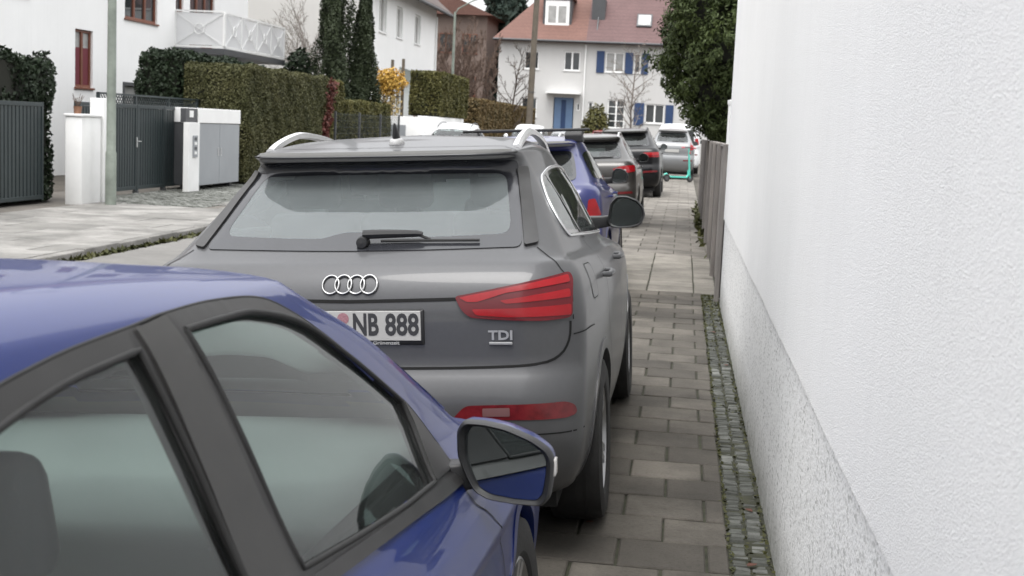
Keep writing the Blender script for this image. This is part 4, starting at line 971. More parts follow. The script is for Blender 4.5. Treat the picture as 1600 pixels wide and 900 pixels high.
mb.add([(.436, -5, .84), (4.5, -5, .84), (4.5, -5, 10.5), (.436, -5, 10.5)], [(0, 3, 2, 1)])
o = at_root(mb, 'wall', M['stucco'], root)
o = at_root(MB().box(.448, 4.4, -4.98, 13.19, -.3, .845), 'plinth', M['plinth'], root)

# ------------------------------------------------------------------ foliage builders
def box_points(x0, x1, y0, y1, z0, z1, dens, jit=.07, lump=.08):
    P = []; N = []
    for ax, c, s in ((0, x0, -1), (0, x1, 1), (1, y0, -1), (1, y1, 1), (2, z1, 1)):
        b = [(x0, x1), (y0, y1), (z0, z1)]; u, v = [k for k in range(3) if k != ax]
        n = int((b[u][1]-b[u][0])*(b[v][1]-b[v][0])*dens); p = np.zeros((n, 3)); p[:, u] = RNG.uniform(*b[u], n); p[:, v] = RNG.uniform(*b[v], n)
        w = np.sin(p[:, u]*2.3+c)*np.sin(p[:, v]*3.1+1)*lump+np.sin(p[:, u]*7+p[:, v]*5)*lump*.35
        p[:, ax] = c+s*(w-np.abs(RNG.normal(0, jit, n))); d = np.zeros(3); d[ax] = s; P.append(p); N.append(np.tile(d, (n, 1)))
    P = np.concatenate(P); N = np.concatenate(N)
    # rounded shoulders
    c = np.array([(x0+x1)/2, (y0+y1)/2, (z0+z1)/2]); h = np.array([(x1-x0)/2, (y1-y0)/2, (z1-z0)/2]); q = (P-c)/h
    e = np.sort(np.abs(q), axis=1); k = np.clip((e[:, 1]-.86)/.14, 0, 1)**2*.035
    P = c+(P-c)*(1-k)[:, None]; return P, N
def hedge(name, label, x0, x1, y0, y1, z0, z1, mat, dens=420, size=.075, cat='hedge', group=None, jit=.06, lump=.06, aspect=1.7):
    P, N = box_points(x0, x1, y0, y1, z0, z1, dens, jit, lump); o = leaf_mesh(name, P, N, size, M[mat], aspect=aspect); tag(o, label, cat, group)
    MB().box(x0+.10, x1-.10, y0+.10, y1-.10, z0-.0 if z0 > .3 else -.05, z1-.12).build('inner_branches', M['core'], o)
    if z0 > .3:
        ny = max(2, int((y1-y0)/1.5))
        for i in range(ny): MB().tube([((x0+x1)/2, y0+.4+(y1-y0-.8)*i/(ny-1), -.1), ((x0+x1)/2, y0+.4+(y1-y0-.8)*i/(ny-1), z0+.2)], .05, 6).build('trunk', M['bark'], o)
    return o
def blob_points(c, r, n, seed=0, inner=.55):
    d = RNG.normal(size=(n, 3)); d /= np.linalg.norm(d, axis=1)[:, None]
    k = 1+.13*np.sin(d[:, 0]*5+seed)*np.sin(d[:, 1]*4.3+seed*2)+.10*np.sin(d[:, 2]*7+seed)*np.sin(d[:, 0]*9)
    q = RNG.uniform(inner**2, 1, n)**.5; return np.array(c)+d*np.array(r)*(k*q)[:, None], d
def clump_crown(n_cl, per, cfun, r, seed=0):
    """leaf clumps scattered through a crown; cfun gives clump centres"""
    C, D = cfun(n_cl); k = RNG.integers(0, n_cl, n_cl*per); d = RNG.normal(size=(len(k), 3)); d /= np.linalg.norm(d, axis=1)[:, None]
    rr = r*RNG.uniform(.6, 1.35, n_cl)[k]; P = C[k]+d*(rr*RNG.uniform(.35, 1, len(k))**.5)[:, None]; N = d*.7+D[k]*.5+np.array([0, 0, .25]); return P, N
def bare_tree(name, label, loc, h, r0, mat='bark', levels=4, kids=(6, 5, 4, 3), spread=.75, lean=(0, 0), up=.35, seed=1, minr=.006, cat='tree', group=None, trunk_to=1.0, len_k=.36, multi=1):
    rnd = random.Random(seed); mb = MB(); root = empty(name, loc); tag(root, label, cat, group); tb = MB()
    def grow(p, d, L, r, lv, tgt):
        n = 4 if lv > 1 else 3; pts = [p]; rad = [r]; q = p.copy(); dd = d.copy()
        for i in range(n):
            dd = (dd+Vector((rnd.gauss(0, .10), rnd.gauss(0, .10), rnd.gauss(0, .08)+up*.10))).normalized(); q = q+dd*L/n; pts.append(q.copy()); rad.append(max(minr, r*(1-.75*(i+1)/n)))
        tgt.tube(pts, rad, 6 if lv == levels else 4 if lv > 1 else 3, cap=False)
        if lv == 0: return
        kk = kids[levels-lv]
        for j in range(kk):
            t = .22+.76*(j+rnd.random())/kk; i = min(n-1, int(t*n)); f = t*n-i; b = pts[i].lerp(pts[i+1], f); a = rnd.random()*6.283
            e = d.orthogonal().normalized(); e2 = d.cross(e); side = e*cos(a)+e2*sin(a); nd = (d*(1-spread*.5)+side*spread+Vector((0, 0, up))).normalized()
            grow(b, nd, L*len_k*rnd.uniform(.7, 1.35)*(1.25-.55*t)*1.35, max(minr, rad[i]*.55), lv-1, mb)
    for m in range(multi):
        a = m*2.4; o = Vector((cos(a), sin(a), 0))*(.12*(multi > 1)); dd = Vector((lean[0]+o.x*1.5, lean[1]+o.y*1.5, 1)).normalized(); grow(o, dd, h*trunk_to*rnd.uniform(.8, 1), r0, levels, tb)
    tb.build('trunk', M[mat], root, recalc=False); mb.build('branches', M[mat], root, recalc=False); return root

# ------------------------------------------------------------------ left side, near: walls, gates, post
def wall_thing(name, label, boxes, mat='concrete_white', cat='wall', bevel=.01):
    mb = MB()
    for b in boxes: mb.box(*b)
    return tag(mb.build(name, M[mat], bevel=bevel, smooth=50), label, cat)
wall_thing('garden_wall', 'low white rendered wall pier beside the lamp post, with a plant pot on it', [(-10.55, -10.25, 21.66, 22.42, -.05, 1.50), (-10.57, -10.23, 21.64, 22.44, 1.502, 1.55)])
wall_thing('garden_wall', 'taller white wall block behind the lamp post', [(-10.48, -10.22, 22.46, 22.78, -.05, 1.84)])
t = empty('plant_pot', (-10.40, 21.82, 1.55)); tag(t, 'small brown pot with a dry twiggy plant on the white wall pier', 'plant pot')
MB().lathe([(.001, 0), (.055, 0), (.075, .13), (.066, .13), (.058, .03)], 'z', n=16).build('pot', pm('terracotta', (.20, .10, .06), .8, var=.2), t, smooth=50)
pp = MB()
for k in range(14):
    a = k*2.4; pp.tube([(0, 0, .08), (.04*cos(a), .04*sin(a), .18), (.10*cos(a)*random.uniform(.5, 1.2), .10*sin(a), .26+.1*random.random())], .004, 4)
pp.build('stems', M['twig'], t)
t = empty('lamp_post', (-9.85, 21.95, 0)); tag(t, 'tall grey green steel lamp post rising beside the dark gate', 'lamp post')
MB().lathe([(.095, -.05), (.095, .9), (.082, .93), (.074, 3), (.060, 7.2)], 'z', n=24).build('pole', M['lamp_post'], t, smooth=40)
MB().tube([(0, 0, 7.1), (.1, 0, 7.5), (.7, 0, 7.75), (1.2, 0, 7.75)], .035, 10).build('arm', M['lamp_post'], t, smooth=50)
MB().box(1.0, 1.6, -.12, .12, 7.68, 7.80).build('lamp_head', M['dark_grey'], t, bevel=.04)
def slat_gate(label, x, cuts, z0, z1, pitch=.12):
    root = empty('garden_gate', (x, cuts[0], 0)); tag(root, label, 'gate'); y0 = cuts[0]
    for a, b in zip(cuts, cuts[1:]):
        a -= y0; b -= y0
        fb = MB(); fb.box(-.025, .025, a+.01, a+.075, z0, z1); fb.box(-.025, .025, b-.075, b-.01, z0, z1); fb.box(-.024, .024, a+.076, b-.076, z0+.02, z0+.09); fb.box(-.024, .024, a+.076, b-.076, z1-.075, z1-.005)
        lf = fb.build('gate_leaf', M['gate'], root, bevel=.004)
        sb = MB(); k = max(1, int((b-a-.15)/pitch)); w = (b-a-.152)/k
        for i in range(k): sb.box(-.012, .010, a+.076+i*w+.014, a+.076+(i+1)*w-.014, z0+.091, z1-.077)
        sb.box(-.046, -.043, a+.08, b-.08, z0+.09, z1-.08)
        sb.build('gate_slats', M['gate'], lf)
    hb = MB(); hb.box(.026, .05, cuts[1]-y0-.07, cuts[1]-y0-.03, .92, 1.12); hb.tube([(.05, cuts[1]-y0-.05, 1.04), (.08, cuts[1]-y0-.05, 1.04), (.08, cuts[1]-y0+.07, 1.04)], .009, 8); hb.build('handle', M['bright'], root)
    for c in cuts[1:-1]:
        MB().box(-.05, .05, c-.04-y0, c+.04-y0, -.03, .05).build('foot', M['dark_grey'], root)
    return root
slat_gate('dark slatted metal gate between the lamp post and the white pillar with the intercom', -10.9, [22.75, 25.46, 26.87, 28.15], .05, 1.77)
slat_gate('dark slatted gate at the far left, before the low white wall pier', -10.9, [17.2, 19.4, 21.55], .05, 1.72)
t = empty('gate_pillar', (-10.3, 26.74, 0)); tag(t, 'narrow white gate pillar with a grey intercom panel', 'pillar')
MB().box(-.12, 0, .02, .66, -.05, 1.45).build('pillar', M['concrete_white'], t, bevel=.008)
ib = MB().box(.002, .022, .24, .50, .72, 1.18); io = ib.build('intercom', M['grey_door'], t, bevel=.006)
for k in range(4): MB().box(.023, .028, .30, .44, .78+k*.10, .84+k*.10).build('button', M['dark_grey'] if k % 2 else M['white_paint'], io, bevel=.003)
t = empty('letter_box', (-10.35, 26.76, 1.46)); tag(t, 'dark grey box with a small white number plate on the gate pillar', 'letter box')
MB().box(-.14, -.02, .0, .68, 0, .29).build('box', M['dark_grey'], t, bevel=.006)
MB().box(-.019, -.008, .20, .42, .10, .24).build('house_number_plate', M['white_paint'], t, bevel=.003)
t = empty('bin_store', (-10.35, 27.46, 0)); tag(t, 'grey two-door bin cabinet with a white top board beside the tall hedge', 'bin cabinet')
MB().box(-.85, -.03, 0, 2.65, .10, 1.44).build('cabinet', M['dark_grey'], t)
for a, b in ((.02, 1.31), (1.325, 2.63)):
    d = MB().box(-.029, 0, a, b, .10, 1.43).build('door', M['grey_door'], t, bevel=.004); MB().box(.001, .012, b-.10 if a < 1 else a+.06, b-.06 if a < 1 else a+.10, .72, .90).build('handle', M['bright'], d, bevel=.003)
MB().box(-.9, .012, -.02, 2.67, 1.445, 1.76).build('top_board', M['white_paint'], t, bevel=.01)
for y in (.25, 2.3): MB().box(-.5, -.1, y, y+.15, -.02, .099).build('foot', M['dark_grey'], t)
t = empty('lattice_fence', (-11.6, 25.2, 0)); tag(t, 'dark green lattice fence showing above the slatted gate', 'fence'); lb = MB()
for k in range(42):
    a = k*.12; lb.bar((0, a, 1.42), (0, a+.55, 1.95), .014); lb.bar((.016, a+.55, 1.42), (.016, a, 1.95), .014)
lb.build('lattice', M['gate'], t); MB().box(-.02, .036, 0, 5.6, 1.95, 1.985).build('rail', M['gate'], t)
for k in range(4): MB().box(-.03, .03, k*1.8, k*1.8+.06, -.1, 1.98).build('post', M['gate'], t)
hedge('hedge', 'dark rounded yew bush mass before the white house, behind the tall clipped hedge', -13.1, -12.06, 30.6, 37.5, 0, 3.08, 'hedge_dark', 900, .055, lump=.16, jit=.1)
hedge('hedge', 'dark clipped hedge behind the far left slatted gate', -12.0, -11.05, 14.0, 22.3, 0, 2.5, 'hedge_dark', 900, .05, lump=.14, jit=.1)
hedge('hedge', 'tall clipped green hedge beside the grey bin cabinet', -12.0, -10.35, 30.65, 38.2, 0, 2.86, 'hedge', 2600, .032, lump=.05, jit=.04)
hedge('hedge', 'short tall olive hedge block just beyond the red vine', -12.0, -10.6, 38.3, 40.6, 0, 2.85, 'hedge_olive', 1300, .042)
hedge('hedge', 'lower olive hedge at the foot of the two cypresses', -11.9, -10.6, 40.7, 47.5, 0, 2.28, 'hedge_olive', 1300, .042)
hedge('hedge', 'big box-shaped hedge raised on stems before the street lamp', -10.95, -9.62, 52, 58.7, 1.95, 3.72, 'hedge_olive', 900, .055)
hedge('hedge', 'long low reddish brown hedge running to the end of the street', -10.45, -9.3, 60, 83, .9, 2.88, 'hedge_brown', 600, .065)
# red vine at the end of the tall hedge
n = 1500; s = RNG.uniform(0, 1, n); P = np.stack([-10.34+RNG.normal(0, .06, n), 38.15-.9*(1-s)**1.5*0-1.9*(1-s)*.5+RNG.normal(0, .16, n)*(.5+s), .6+2.15*s+RNG.normal(0, .06, n)], 1)
o = leaf_mesh('vine', P, np.tile([[1., -.3, .2]], (n, 1)), .07, M['red_leaf']); tag(o, 'dark red creeper hanging on the end of the tall hedge', 'vine')
t = empty('mesh_fence', (-10.28, 38.4, 0)); tag(t, 'green wire fence with grey posts below the cypresses', 'fence'); fb = MB()
for k in range(90): fb.box(-.003, .003, k*.1, k*.1+.006, .05, 1.86)
for k in range(10): fb.box(-.004, .004, 0, 9.0, .1+k*.19, .106+k*.19)
fb.build('wire', M['gate'], t)
for k in range(4): MB().box(-.03, .03, k*2.95, k*2.95+.06, -.05, 1.9).build('post', M['dark_grey'], t)
def cypress(label, x, y, h, r, seed):
    root = empty('cypress', (x, y, 0)); tag(root, label, 'cypress tree', 'dark cypresses')
    n = 42000; z = RNG.uniform(0, 1, n)**1.15; a = RNG.uniform(0, 2*pi, n)
    R_ = r*(np.clip(z*5, .55, 1))*(1-z)**.62*1.12*(1+.30*np.sin(a*3+z*11+seed)+.22*np.sin(a*5-z*23+seed)+.12*np.sin(a*9+z*41))+.05
    q = RNG.uniform(.5, 1, n)**.5; P = np.stack([R_*q*np.cos(a), R_*q*np.sin(a), .15+z*h+RNG.normal(0, .08, n)], 1); N = np.stack([np.cos(a), np.sin(a), np.full(n, .35)], 1)
    leaf_mesh('crown', P, N, .048, M['cypress'], root, aspect=1.9, spread=.8, droop=-.5)
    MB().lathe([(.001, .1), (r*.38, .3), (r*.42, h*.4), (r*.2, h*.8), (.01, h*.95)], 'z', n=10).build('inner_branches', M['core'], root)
    MB().tube([(0, 0, -.1), (0, 0, 1.0)], [.12, .10], 8).build('trunk', M['bark'], root)
cypress('left and taller of the two dark cypresses before the pale gable wall', -12.2, 45.2, 9.4, .66, 1)
cypress('right and slimmer of the two dark cypresses, at the corner of the white house', -11.40, 46.2, 6.3, .52, 3)

# ------------------------------------------------------------------ houses
class Facade:
    """a wall in the plane through o along unit u (horizontal), outward normal n; openings leave real reveals"""
    def __init__(s, o, u, n): s.o = Vector(o); s.u = Vector(u); s.n = Vector(n)
    def p(s, u, z, d=0): return s.o+s.u*u+Vector((0, 0, z))+s.n*d
    def wall(s, mb, u0, u1, z0, z1, ops=(), depth=.16):
        us = sorted({u0, u1, *[o[0] for o in ops], *[o[1] for o in ops]}); zs = sorted({z0, z1, *[o[2] for o in ops], *[o[3] for o in ops]})
        us = [x for x in us if u0 <= x <= u1]; zs = [x for x in zs if z0 <= x <= z1]
        for a, b in zip(us, us[1:]):
            for c, d in zip(zs, zs[1:]):
                m = ((a+b)/2, (c+d)/2)
                if any(o[0] < m[0] < o[1] and o[2] < m[1] < o[3] for o in ops): continue
                mb.add([s.p(a, c), s.p(b, c), s.p(b, d), s.p(a, d)], [(0, 1, 2, 3)])
        for o in ops:
            a, b, c, d = o[:4]
            q = [(a, c), (b, c), (b, d), (a, d)]
            for i in range(4):
                e, f = q[i], q[(i+1) % 4]; mb.add([s.p(*e), s.p(*f), s.p(*f, -depth), s.p(*e, -depth)], [(0, 1, 2, 3)])
    def slab(s, mb, a, b, c, d, d0, d1):
        cc = s.p((a+b)/2, (c+d)/2, (d0+d1)/2); mb.obox(cc, s.u*(b-a)/2, s.n*(d1-d0)/2, Vector((0, 0, (d-c)/2)))
    def window(s, root, a, b, c, d, frame='white_frame', pane='pane', sashes=2, sill=True, depth=.12, fw=.07, bars=0, curtain=None, silld=.05):
        mb = MB(); e = .002
        s.slab(mb, a+e, a+fw, c+e, d-e, -depth, -depth+.06); s.slab(mb, b-fw, b-e, c+e, d-e, -depth, -depth+.06)
        s.slab(mb, a+fw, b-fw, c+e, c+fw, -depth, -depth+.059); s.slab(mb, a+fw, b-fw, d-fw, d-e, -depth, -depth+.059)
        for k in range(1, sashes):
            u = a+(b-a)*k/sashes; s.slab(mb, u-fw*.75, u+fw*.75, c+fw, d-fw, -depth, -depth+.061)
        for k in range(bars):
            z = c+(d-c)*(k+1)/(bars+1); s.slab(mb, a+fw, b-fw, z-.02, z+.02, -depth, -depth+.05)
        w = mb.build('window', M[frame], root)
        pb = MB(); s.slab(pb, a+.01, b-.01, c+.01, d-.01, -depth-.03, -depth+.015); pb.build('pane', M[pane], w)
        if curtain:
            cb = MB(); s.slab(cb, *curtain[1:], -depth+.016, -depth+.022); cb.build('curtain', M[curtain[0]], w)
        if sill:
            sb = MB(); s.slab(sb, a-.05, b+.05, c-.05, c-.003, -.10, silld); sb.build('sill', M[frame if frame != 'white_frame' else 'white_paint'], w)
        return w
    def part(s, name, root, a, b, c, d, d0, d1, mat, bevel=0):
        mb = MB(); s.slab(mb, a, b, c, d, d0, d1); return mb.build(name, M[mat], root, bevel=bevel)
# the white house with the balcony, on the left
hw = empty('house', (-16, 18, 0)); tag(hw, 'white house with brown window frames and a white balcony, far left', 'house')
def shift(root):
    """children were built in world space: hang them on the root without moving them"""
    for ch in [o for o in bpy.data.objects if o.parent == root and o.get('placed') is None]:
        ch.data.transform(Matrix.Translation(-Vector(root.location))) if ch.data else None
        for g in [q for q in bpy.data.objects if q.parent == ch]:
            if g.data: g.data.transform(Matrix.Translation(-Vector(root.location)))
f = Facade((-16, 0, 0), (0, 1, 0), (1, 0, 0)); ops = [(33.4, 34.45, 2.2, 3.72), (36.5, 38.85, 4.26, 5.6), (36.48, 37.5, .1, 2.35), (40.3, 40.95, 4.75, 5.9), (41.5, 43.75, 3.80, 6.0), (29.5, 30.9, 4.3, 5.6), (27, 28.6, 1.2, 2.6)]
mb = MB(); f.wall(mb, 18, 47.2, -.2, 8.6, ops)
mb.add([(-16, 18, -.2), (-26, 18, -.2), (-26, 18, 8.6), (-21, 18, 13), (-16, 18, 8.6)], [(0, 1, 2, 3, 4)]); mb.add([(-16, 47.2, -.2), (-26, 47.2, -.2), (-26, 47.2, 8.6), (-21, 47.2, 13), (-16, 47.2, 8.6)], [(4, 3, 2, 1, 0)])
mb.add([(-26, 18, -.2), (-26, 47.2, -.2), (-26, 47.2, 8.6), (-26, 18, 8.6)], [(0, 1, 2, 3)])
mb.build('wall', M['render_white'], hw, recalc=False)
rb = MB(); rb.add([(-15.3, 17.4, 8.25), (-15.3, 47.8, 8.25), (-21, 47.8, 13.3), (-21, 17.4, 13.3), (-26.7, 17.4, 8.25), (-26.7, 47.8, 8.25), (-15.3, 17.4, 8.05), (-15.3, 47.8, 8.05), (-21, 47.8, 13.1), (-21, 17.4, 13.1), (-26.7, 17.4, 8.05), (-26.7, 47.8, 8.05)], [(0, 1, 2, 3), (3, 2, 5, 4), (6, 7, 8, 9), (9, 8, 11, 10), (0, 1, 7, 6), (4, 5, 11, 10), (0, 3, 9, 6), (3, 4, 10, 9), (1, 2, 8, 7), (2, 5, 11, 8)]); rb.build('roof', M['tile_red'], hw)
f.window(hw, *ops[0], 'brown_frame', 'pane_pale', 2, curtain=('curtain_red', 33.45, 34.4, 2.24, 3.25)); f.window(hw, *ops[1], 'brown_frame', 'pane', 3); f.window(hw, *ops[3], 'brown_frame', 'pane', 1, sill=False); f.window(hw, *ops[4], 'brown_frame', 'pane', 3, sill=False); f.window(hw, *ops[5], 'brown_frame', 'pane', 2); f.window(hw, *ops[6], 'brown_frame', 'pane', 2)
d = f.part('door', hw, 36.5, 37.48, .1, 2.34, -.14, -.08, 'pane_pale'); fb = MB(); f.slab(fb, 36.40, 36.495, .1, 2.45, -.05, .03); f.slab(fb, 37.485, 37.58, .1, 2.45, -.05, .03); f.slab(fb, 36.496, 37.484, 2.352, 2.45, -.05, .03); fb.build('door_frame', M['dark_grey'], d)
MB().tube([(-15.93, 35.55, -.1), (-15.93, 35.55, 8.1)], .05, 10).build('downpipe', M['brown_frame'], hw, smooth=50)
bl = MB(); bl.box(-16.0, -14.38, 40.25, 46.6, 3.50, 3.68); bal = bl.build('balcony', M['dark_grey'], hw)
def railing(bal, a, b, z0, z1, parts, nrm, ring=False):
    """white frame with crossed bars over a frosted sheet, from a to b"""
    a, b = Vector(a), Vector(b); fr = MB(); up = Vector((0, 0, 1))
    P = lambda t, z, o=0: a.lerp(b, t)+up*z+Vector(nrm)*o
    fr.bar(P(0, z1), P(1, z1), .07, .05); fr.bar(P(0, z0), P(1, z0), .07, .06)
    for k in range(parts+1): fr.bar(P(k/parts, z0+.03), P(k/parts, z1-.026), .055, .055)
    for k in range(parts):
        t0, t1 = k/parts, (k+1)/parts; fr.bar(P(t0, z0+.04, .03), P(t1, z1-.04, .03), .014); fr.bar(P(t0, z1-.04, .045), P(t1, z0+.04, .045), .014)
        c = P((t0+t1)/2, (z0+z1)/2, .05); dd = (b-a).normalized(); r = .16
        fr.tube([c+(dd*cos(q)+up*sin(q))*r for q in np.linspace(0, 2*pi, 25)], .012, 6, cap=False)
    o = fr.build('railing', M['white_paint'], bal)
    pb = MB()
    for k in range(parts): 
        q0, q1 = a.lerp(b, k/parts+.02/parts), a.lerp(b, (k+1)/parts-.02/parts); pb.bar(q0+up*(z0+z1)/2, q1+up*(z0+z1)/2, .012, z1-z0-.1)
    pb.build('railing_sheet', M['panel_frost'], bal); return o
railing(bal, (-16.0, 40.3, 0), (-14.42, 40.3, 0), 3.73, 4.82, 1, (0, -1, 0)); railing(bal, (-14.42, 40.38, 0), (-14.42, 46.55, 0), 3.73, 4.80, 4, (1, 0, 0))
shift(hw)
# the neighbour's house beside the foreground car, mirrored in its roof
nh = empty('house', (-15, -18, 0)); tag(nh, 'white house with rows of dark windows, seen mirrored in the blue car roof', 'house')
f = Facade((-15, 0, 0), (0, 1, 0), (1, 0, 0)); ops = [(y, y+1.4, z, z+1.4) for y in (-14.5, -11, -7.5, -4, -.5, 3, 6.5, 10) for z in (1.3, 4.3)]
mb = MB(); f.wall(mb, -17, 13.5, -.2, 7.4, ops); mb.add([(-15, -17, -.2), (-25, -17, -.2), (-25, -17, 7.4), (-20, -17, 11.5), (-15, -17, 7.4)], [(0, 1, 2, 3, 4)]); mb.add([(-15, 13.5, -.2), (-25, 13.5, -.2), (-25, 13.5, 7.4), (-20, 13.5, 11.5), (-15, 13.5, 7.4)], [(4, 3, 2, 1, 0)]); mb.build('wall', M['render_white'], nh, recalc=False)
rb = MB(); rb.add([(-14.4, -17.5, 7.2), (-14.4, 14, 7.2), (-20, 14, 11.7), (-20, -17.5, 11.7), (-25.6, -17.5, 7.2), (-25.6, 14, 7.2)], [(0, 1, 2, 3), (3, 2, 5, 4)]); rb.build('roof', M['tile_dark'], nh)
for o in ops: f.window(nh, *o, 'white_frame', 'pane', 2)
shift(nh)
# the middle house: gable towards us shaded in its colour, white street front
mh = empty('house', (-13, 54, 0)); tag(mh, 'white house with narrow shuttered windows and a wide pale gable wall behind the cypresses', 'house')
f = Facade((-13, 0, 0), (0, 1, 0), (1, 0, 0)); ops = [(55.2, 56.6, 5.42, 6.95), (58.6, 59.9, 5.42, 6.80), (62.6, 64.0, 5.42, 6.80), (59.0, 60.4, 2.0, 3.4), (63, 64.2, 1.0, 3.2)]
mb = MB(); f.wall(mb, 54, 68, -.2, 7.75, ops, .2); wl = mb.build('wall', M['render_white'], mh, recalc=False)
mb = MB(); mb.add([(-13.001, 53.999, -.2), (-30, 53.999, -.2), (-30, 53.999, 7.7), (-21.5, 53.999, 15), (-13.001, 53.999, 7.7)], [(0, 1, 2, 3, 4)]); mb.build('gable_wall', M['render_shaded'], mh, recalc=False); mb = MB(); mb.add([(-13.001, 68, -.2), (-30, 68, -.2), (-30, 68, 7.7), (-21.5, 68, 15), (-13.001, 68, 7.7)], [(4, 3, 2, 1, 0)]); mb.build('gable_wall', M['render_shaded'], mh, recalc=False)
for o in ops[:4]: f.window(mh, *o, 'white_frame', 'pane_pale', 2, depth=.17)
f.part('door', mh, 63.02, 64.18, 1.0, 3.18, -.18, -.12, 'brown_frame')
rb = MB(); rb.add([(-12.3, 53.4, 7.35), (-12.3, 68.8, 7.35), (-21.5, 68.8, 15.25), (-21.5, 53.4, 15.25), (-12.3, 53.4, 7.15), (-12.3, 68.8, 7.15), (-21.5, 68.8, 15.05), (-21.5, 53.4, 15.05), (-30.7, 53.4, 7.35), (-30.7, 68.8, 7.35)], [(0, 1, 2, 3), (4, 5, 6, 7), (0, 1, 5, 4), (0, 3, 7, 4), (1, 2, 6, 5), (3, 2, 9, 8)]); rb.build('roof', M['tile_dark'], mh)
MB().tube([(-12.25, 53.4, 7.22), (-12.25, 68.8, 7.22)], .08, 8).build('gutter', M['dark_grey'], mh)
MB().tube([(-12.93, 67.8, 0), (-12.93, 67.8, 7.1)], .05, 8).build('downpipe', M['white_paint'], mh)
cb = MB(); cb.prism([(-13, 4.15), (-11.6, 3.75), (-11.6, 3.72), (-13, 4.10)], 59.5, 66, 'y'); cb.build('porch_canopy', M['canopyglass'], mh)
shift(mh)
wall_thing('garden_wall', 'white garden wall with a grey meter door below the box-shaped hedge', [(-11.1, -9.70, 48.9, 49.2, -.05, 1.88), (-9.98, -9.705, 49.21, 58, -.05, 1.93)])
wall_thing('meter_door', 'small grey meter door set on the white garden wall', [(-10.92, -10.36, 48.86, 48.895, .7, 1.56)], 'grey_door', 'door', 0)
# yellow climber on a trellis before the white front
t = empty('climbing_plant', (-11.0, 49.6, 0)); tag(t, 'orange yellow autumn climber on wooden trellis posts by the white house front', 'climber')
tb = MB()
for x, y, z in ((-.75, 0, 3.1), (-.15, .2, 4.0), (.25, .3, 4.05), (-.85, .1, 2.6)): MB().box(x-.05, x+.05, y-.05, y+.05, -.1, z).build('post', M['wood_pole'], t)
for k in range(6): tb.box(-.85, .3, .05, .08, .8+k*.45, .84+k*.45)
for k in range(6): tb.bar((-.7+k*.15, .06, .7), (-.5+k*.12, .06, 3.3), .02)
tb.build('trellis', M['wood_pole'], t)
P, N = blob_points((-.25, 0, 3.15), (.78, .4, .55), 2300, 2, .1); leaf_mesh('orange_leaves', P, N, .062, M['yellow_leaf'], t)
P, N = blob_points((-.35, 0, 2.1), (.68, .35, 1.1), 1300, 5, .1); leaf_mesh('straw_leaves', P, N, .062, M['straw_leaf'], t)
# far terrace at the end of the street
def far_house(label, x0, x1, roof, hip, wins, extra):
    r = empty('terraced_house', (x0, 85, 0)); tag(r, label, 'house'); f = Facade((0, 85, 0), (1, 0, 0), (0, -1, 0))
    ops = [w[:4] for w in wins]; mb = MB(); f.wall(mb, x0, x1, -.2, 7.35, ops, .14)
    mb.add([(x0, 85, -.2), (x0, 96, -.2), (x0, 96, 7.35), (x0, 85, 7.35)], [(3, 2, 1, 0)]); mb.add([(x1, 85, -.2), (x1, 96, -.2), (x1, 96, 7.35), (x1, 85, 7.35)], [(0, 1, 2, 3)]); mb.add([(x0, 96, -.2), (x1, 96, -.2), (x1, 96, 7.35), (x0, 96, 7.35)], [(3, 2, 1, 0)])
    mb.build('wall', M['render_far'], r, recalc=False)
    a0 = x0-.35 if hip else x0; a1 = x1; rg0 = x0+4.2 if hip else x0
    rb = MB(); rb.add([(a0, 84.55, 7.28), (a1, 84.55, 7.28), (a1, 90.5, 12.6), (rg0, 90.5, 12.6), (a0, 96.4, 7.28), (a1, 96.4, 7.28), (a0, 84.55, 7.12), (a1, 84.55, 7.12)], [(0, 1, 2, 3), (3, 2, 5, 4), (0, 3, 4), (0, 1, 7, 6)]); rb.build('roof', roof, r, recalc=False)
    MB().tube([(a0, 84.5, 7.22), (a1, 84.5, 7.22)], .075, 8).build('gutter', M['dark_grey'], r)
    for w in wins: f.window(r, *w[:4], *w[4:])
    extra(r, f); shift(r); return r
def ex_left(r, f):
    d = f.part('door', r, -8.42, -7.12, 1.55, 3.70, -.12, -.06, 'door_blue'); dp = MB(); f.slab(dp, -7.92, -7.62, 1.7, 3.55, -.058, -.05); dp.build('door_pane', M['shutter'], d)
    f.part('canopy', r, -8.9, -6.7, 3.92, 4.02, .002, .8, 'white_paint'); st = MB()
    for k in range(6): st.box(-8.7, -6.9, 84.95-.3*(k+1), 84.99, -.2, 1.5-.25*k)
    st.build('steps', M['slab_old'], r)
    mb = MB(); mb.box(-9.45, -7.6, 85.75, 89.2, 8.0, 9.95); dm = mb.build('dormer', M['dark_grey'], r); fd = Facade((0, 85.74, 0), (1, 0, 0), (0, -1, 0)); 
    wb = MB(); fd.slab(wb, -9.3, -7.75, 8.25, 9.85, 0, .06); wb.build('window_frame', M['white_frame'], dm); pb = MB(); fd.slab(pb, -9.1, -8.6, 8.45, 9.5, .061, .07); fd.slab(pb, -8.45, -7.95, 8.45, 9.5, .061, .07); pb.build('window_pane', M['pane_pale'], dm)
    mb = MB(); mb.box(-9.6, -7.45, 85.6, 89.6, 9.95, 10.1); mb.build('dormer_roof', M['tile_red'], dm)
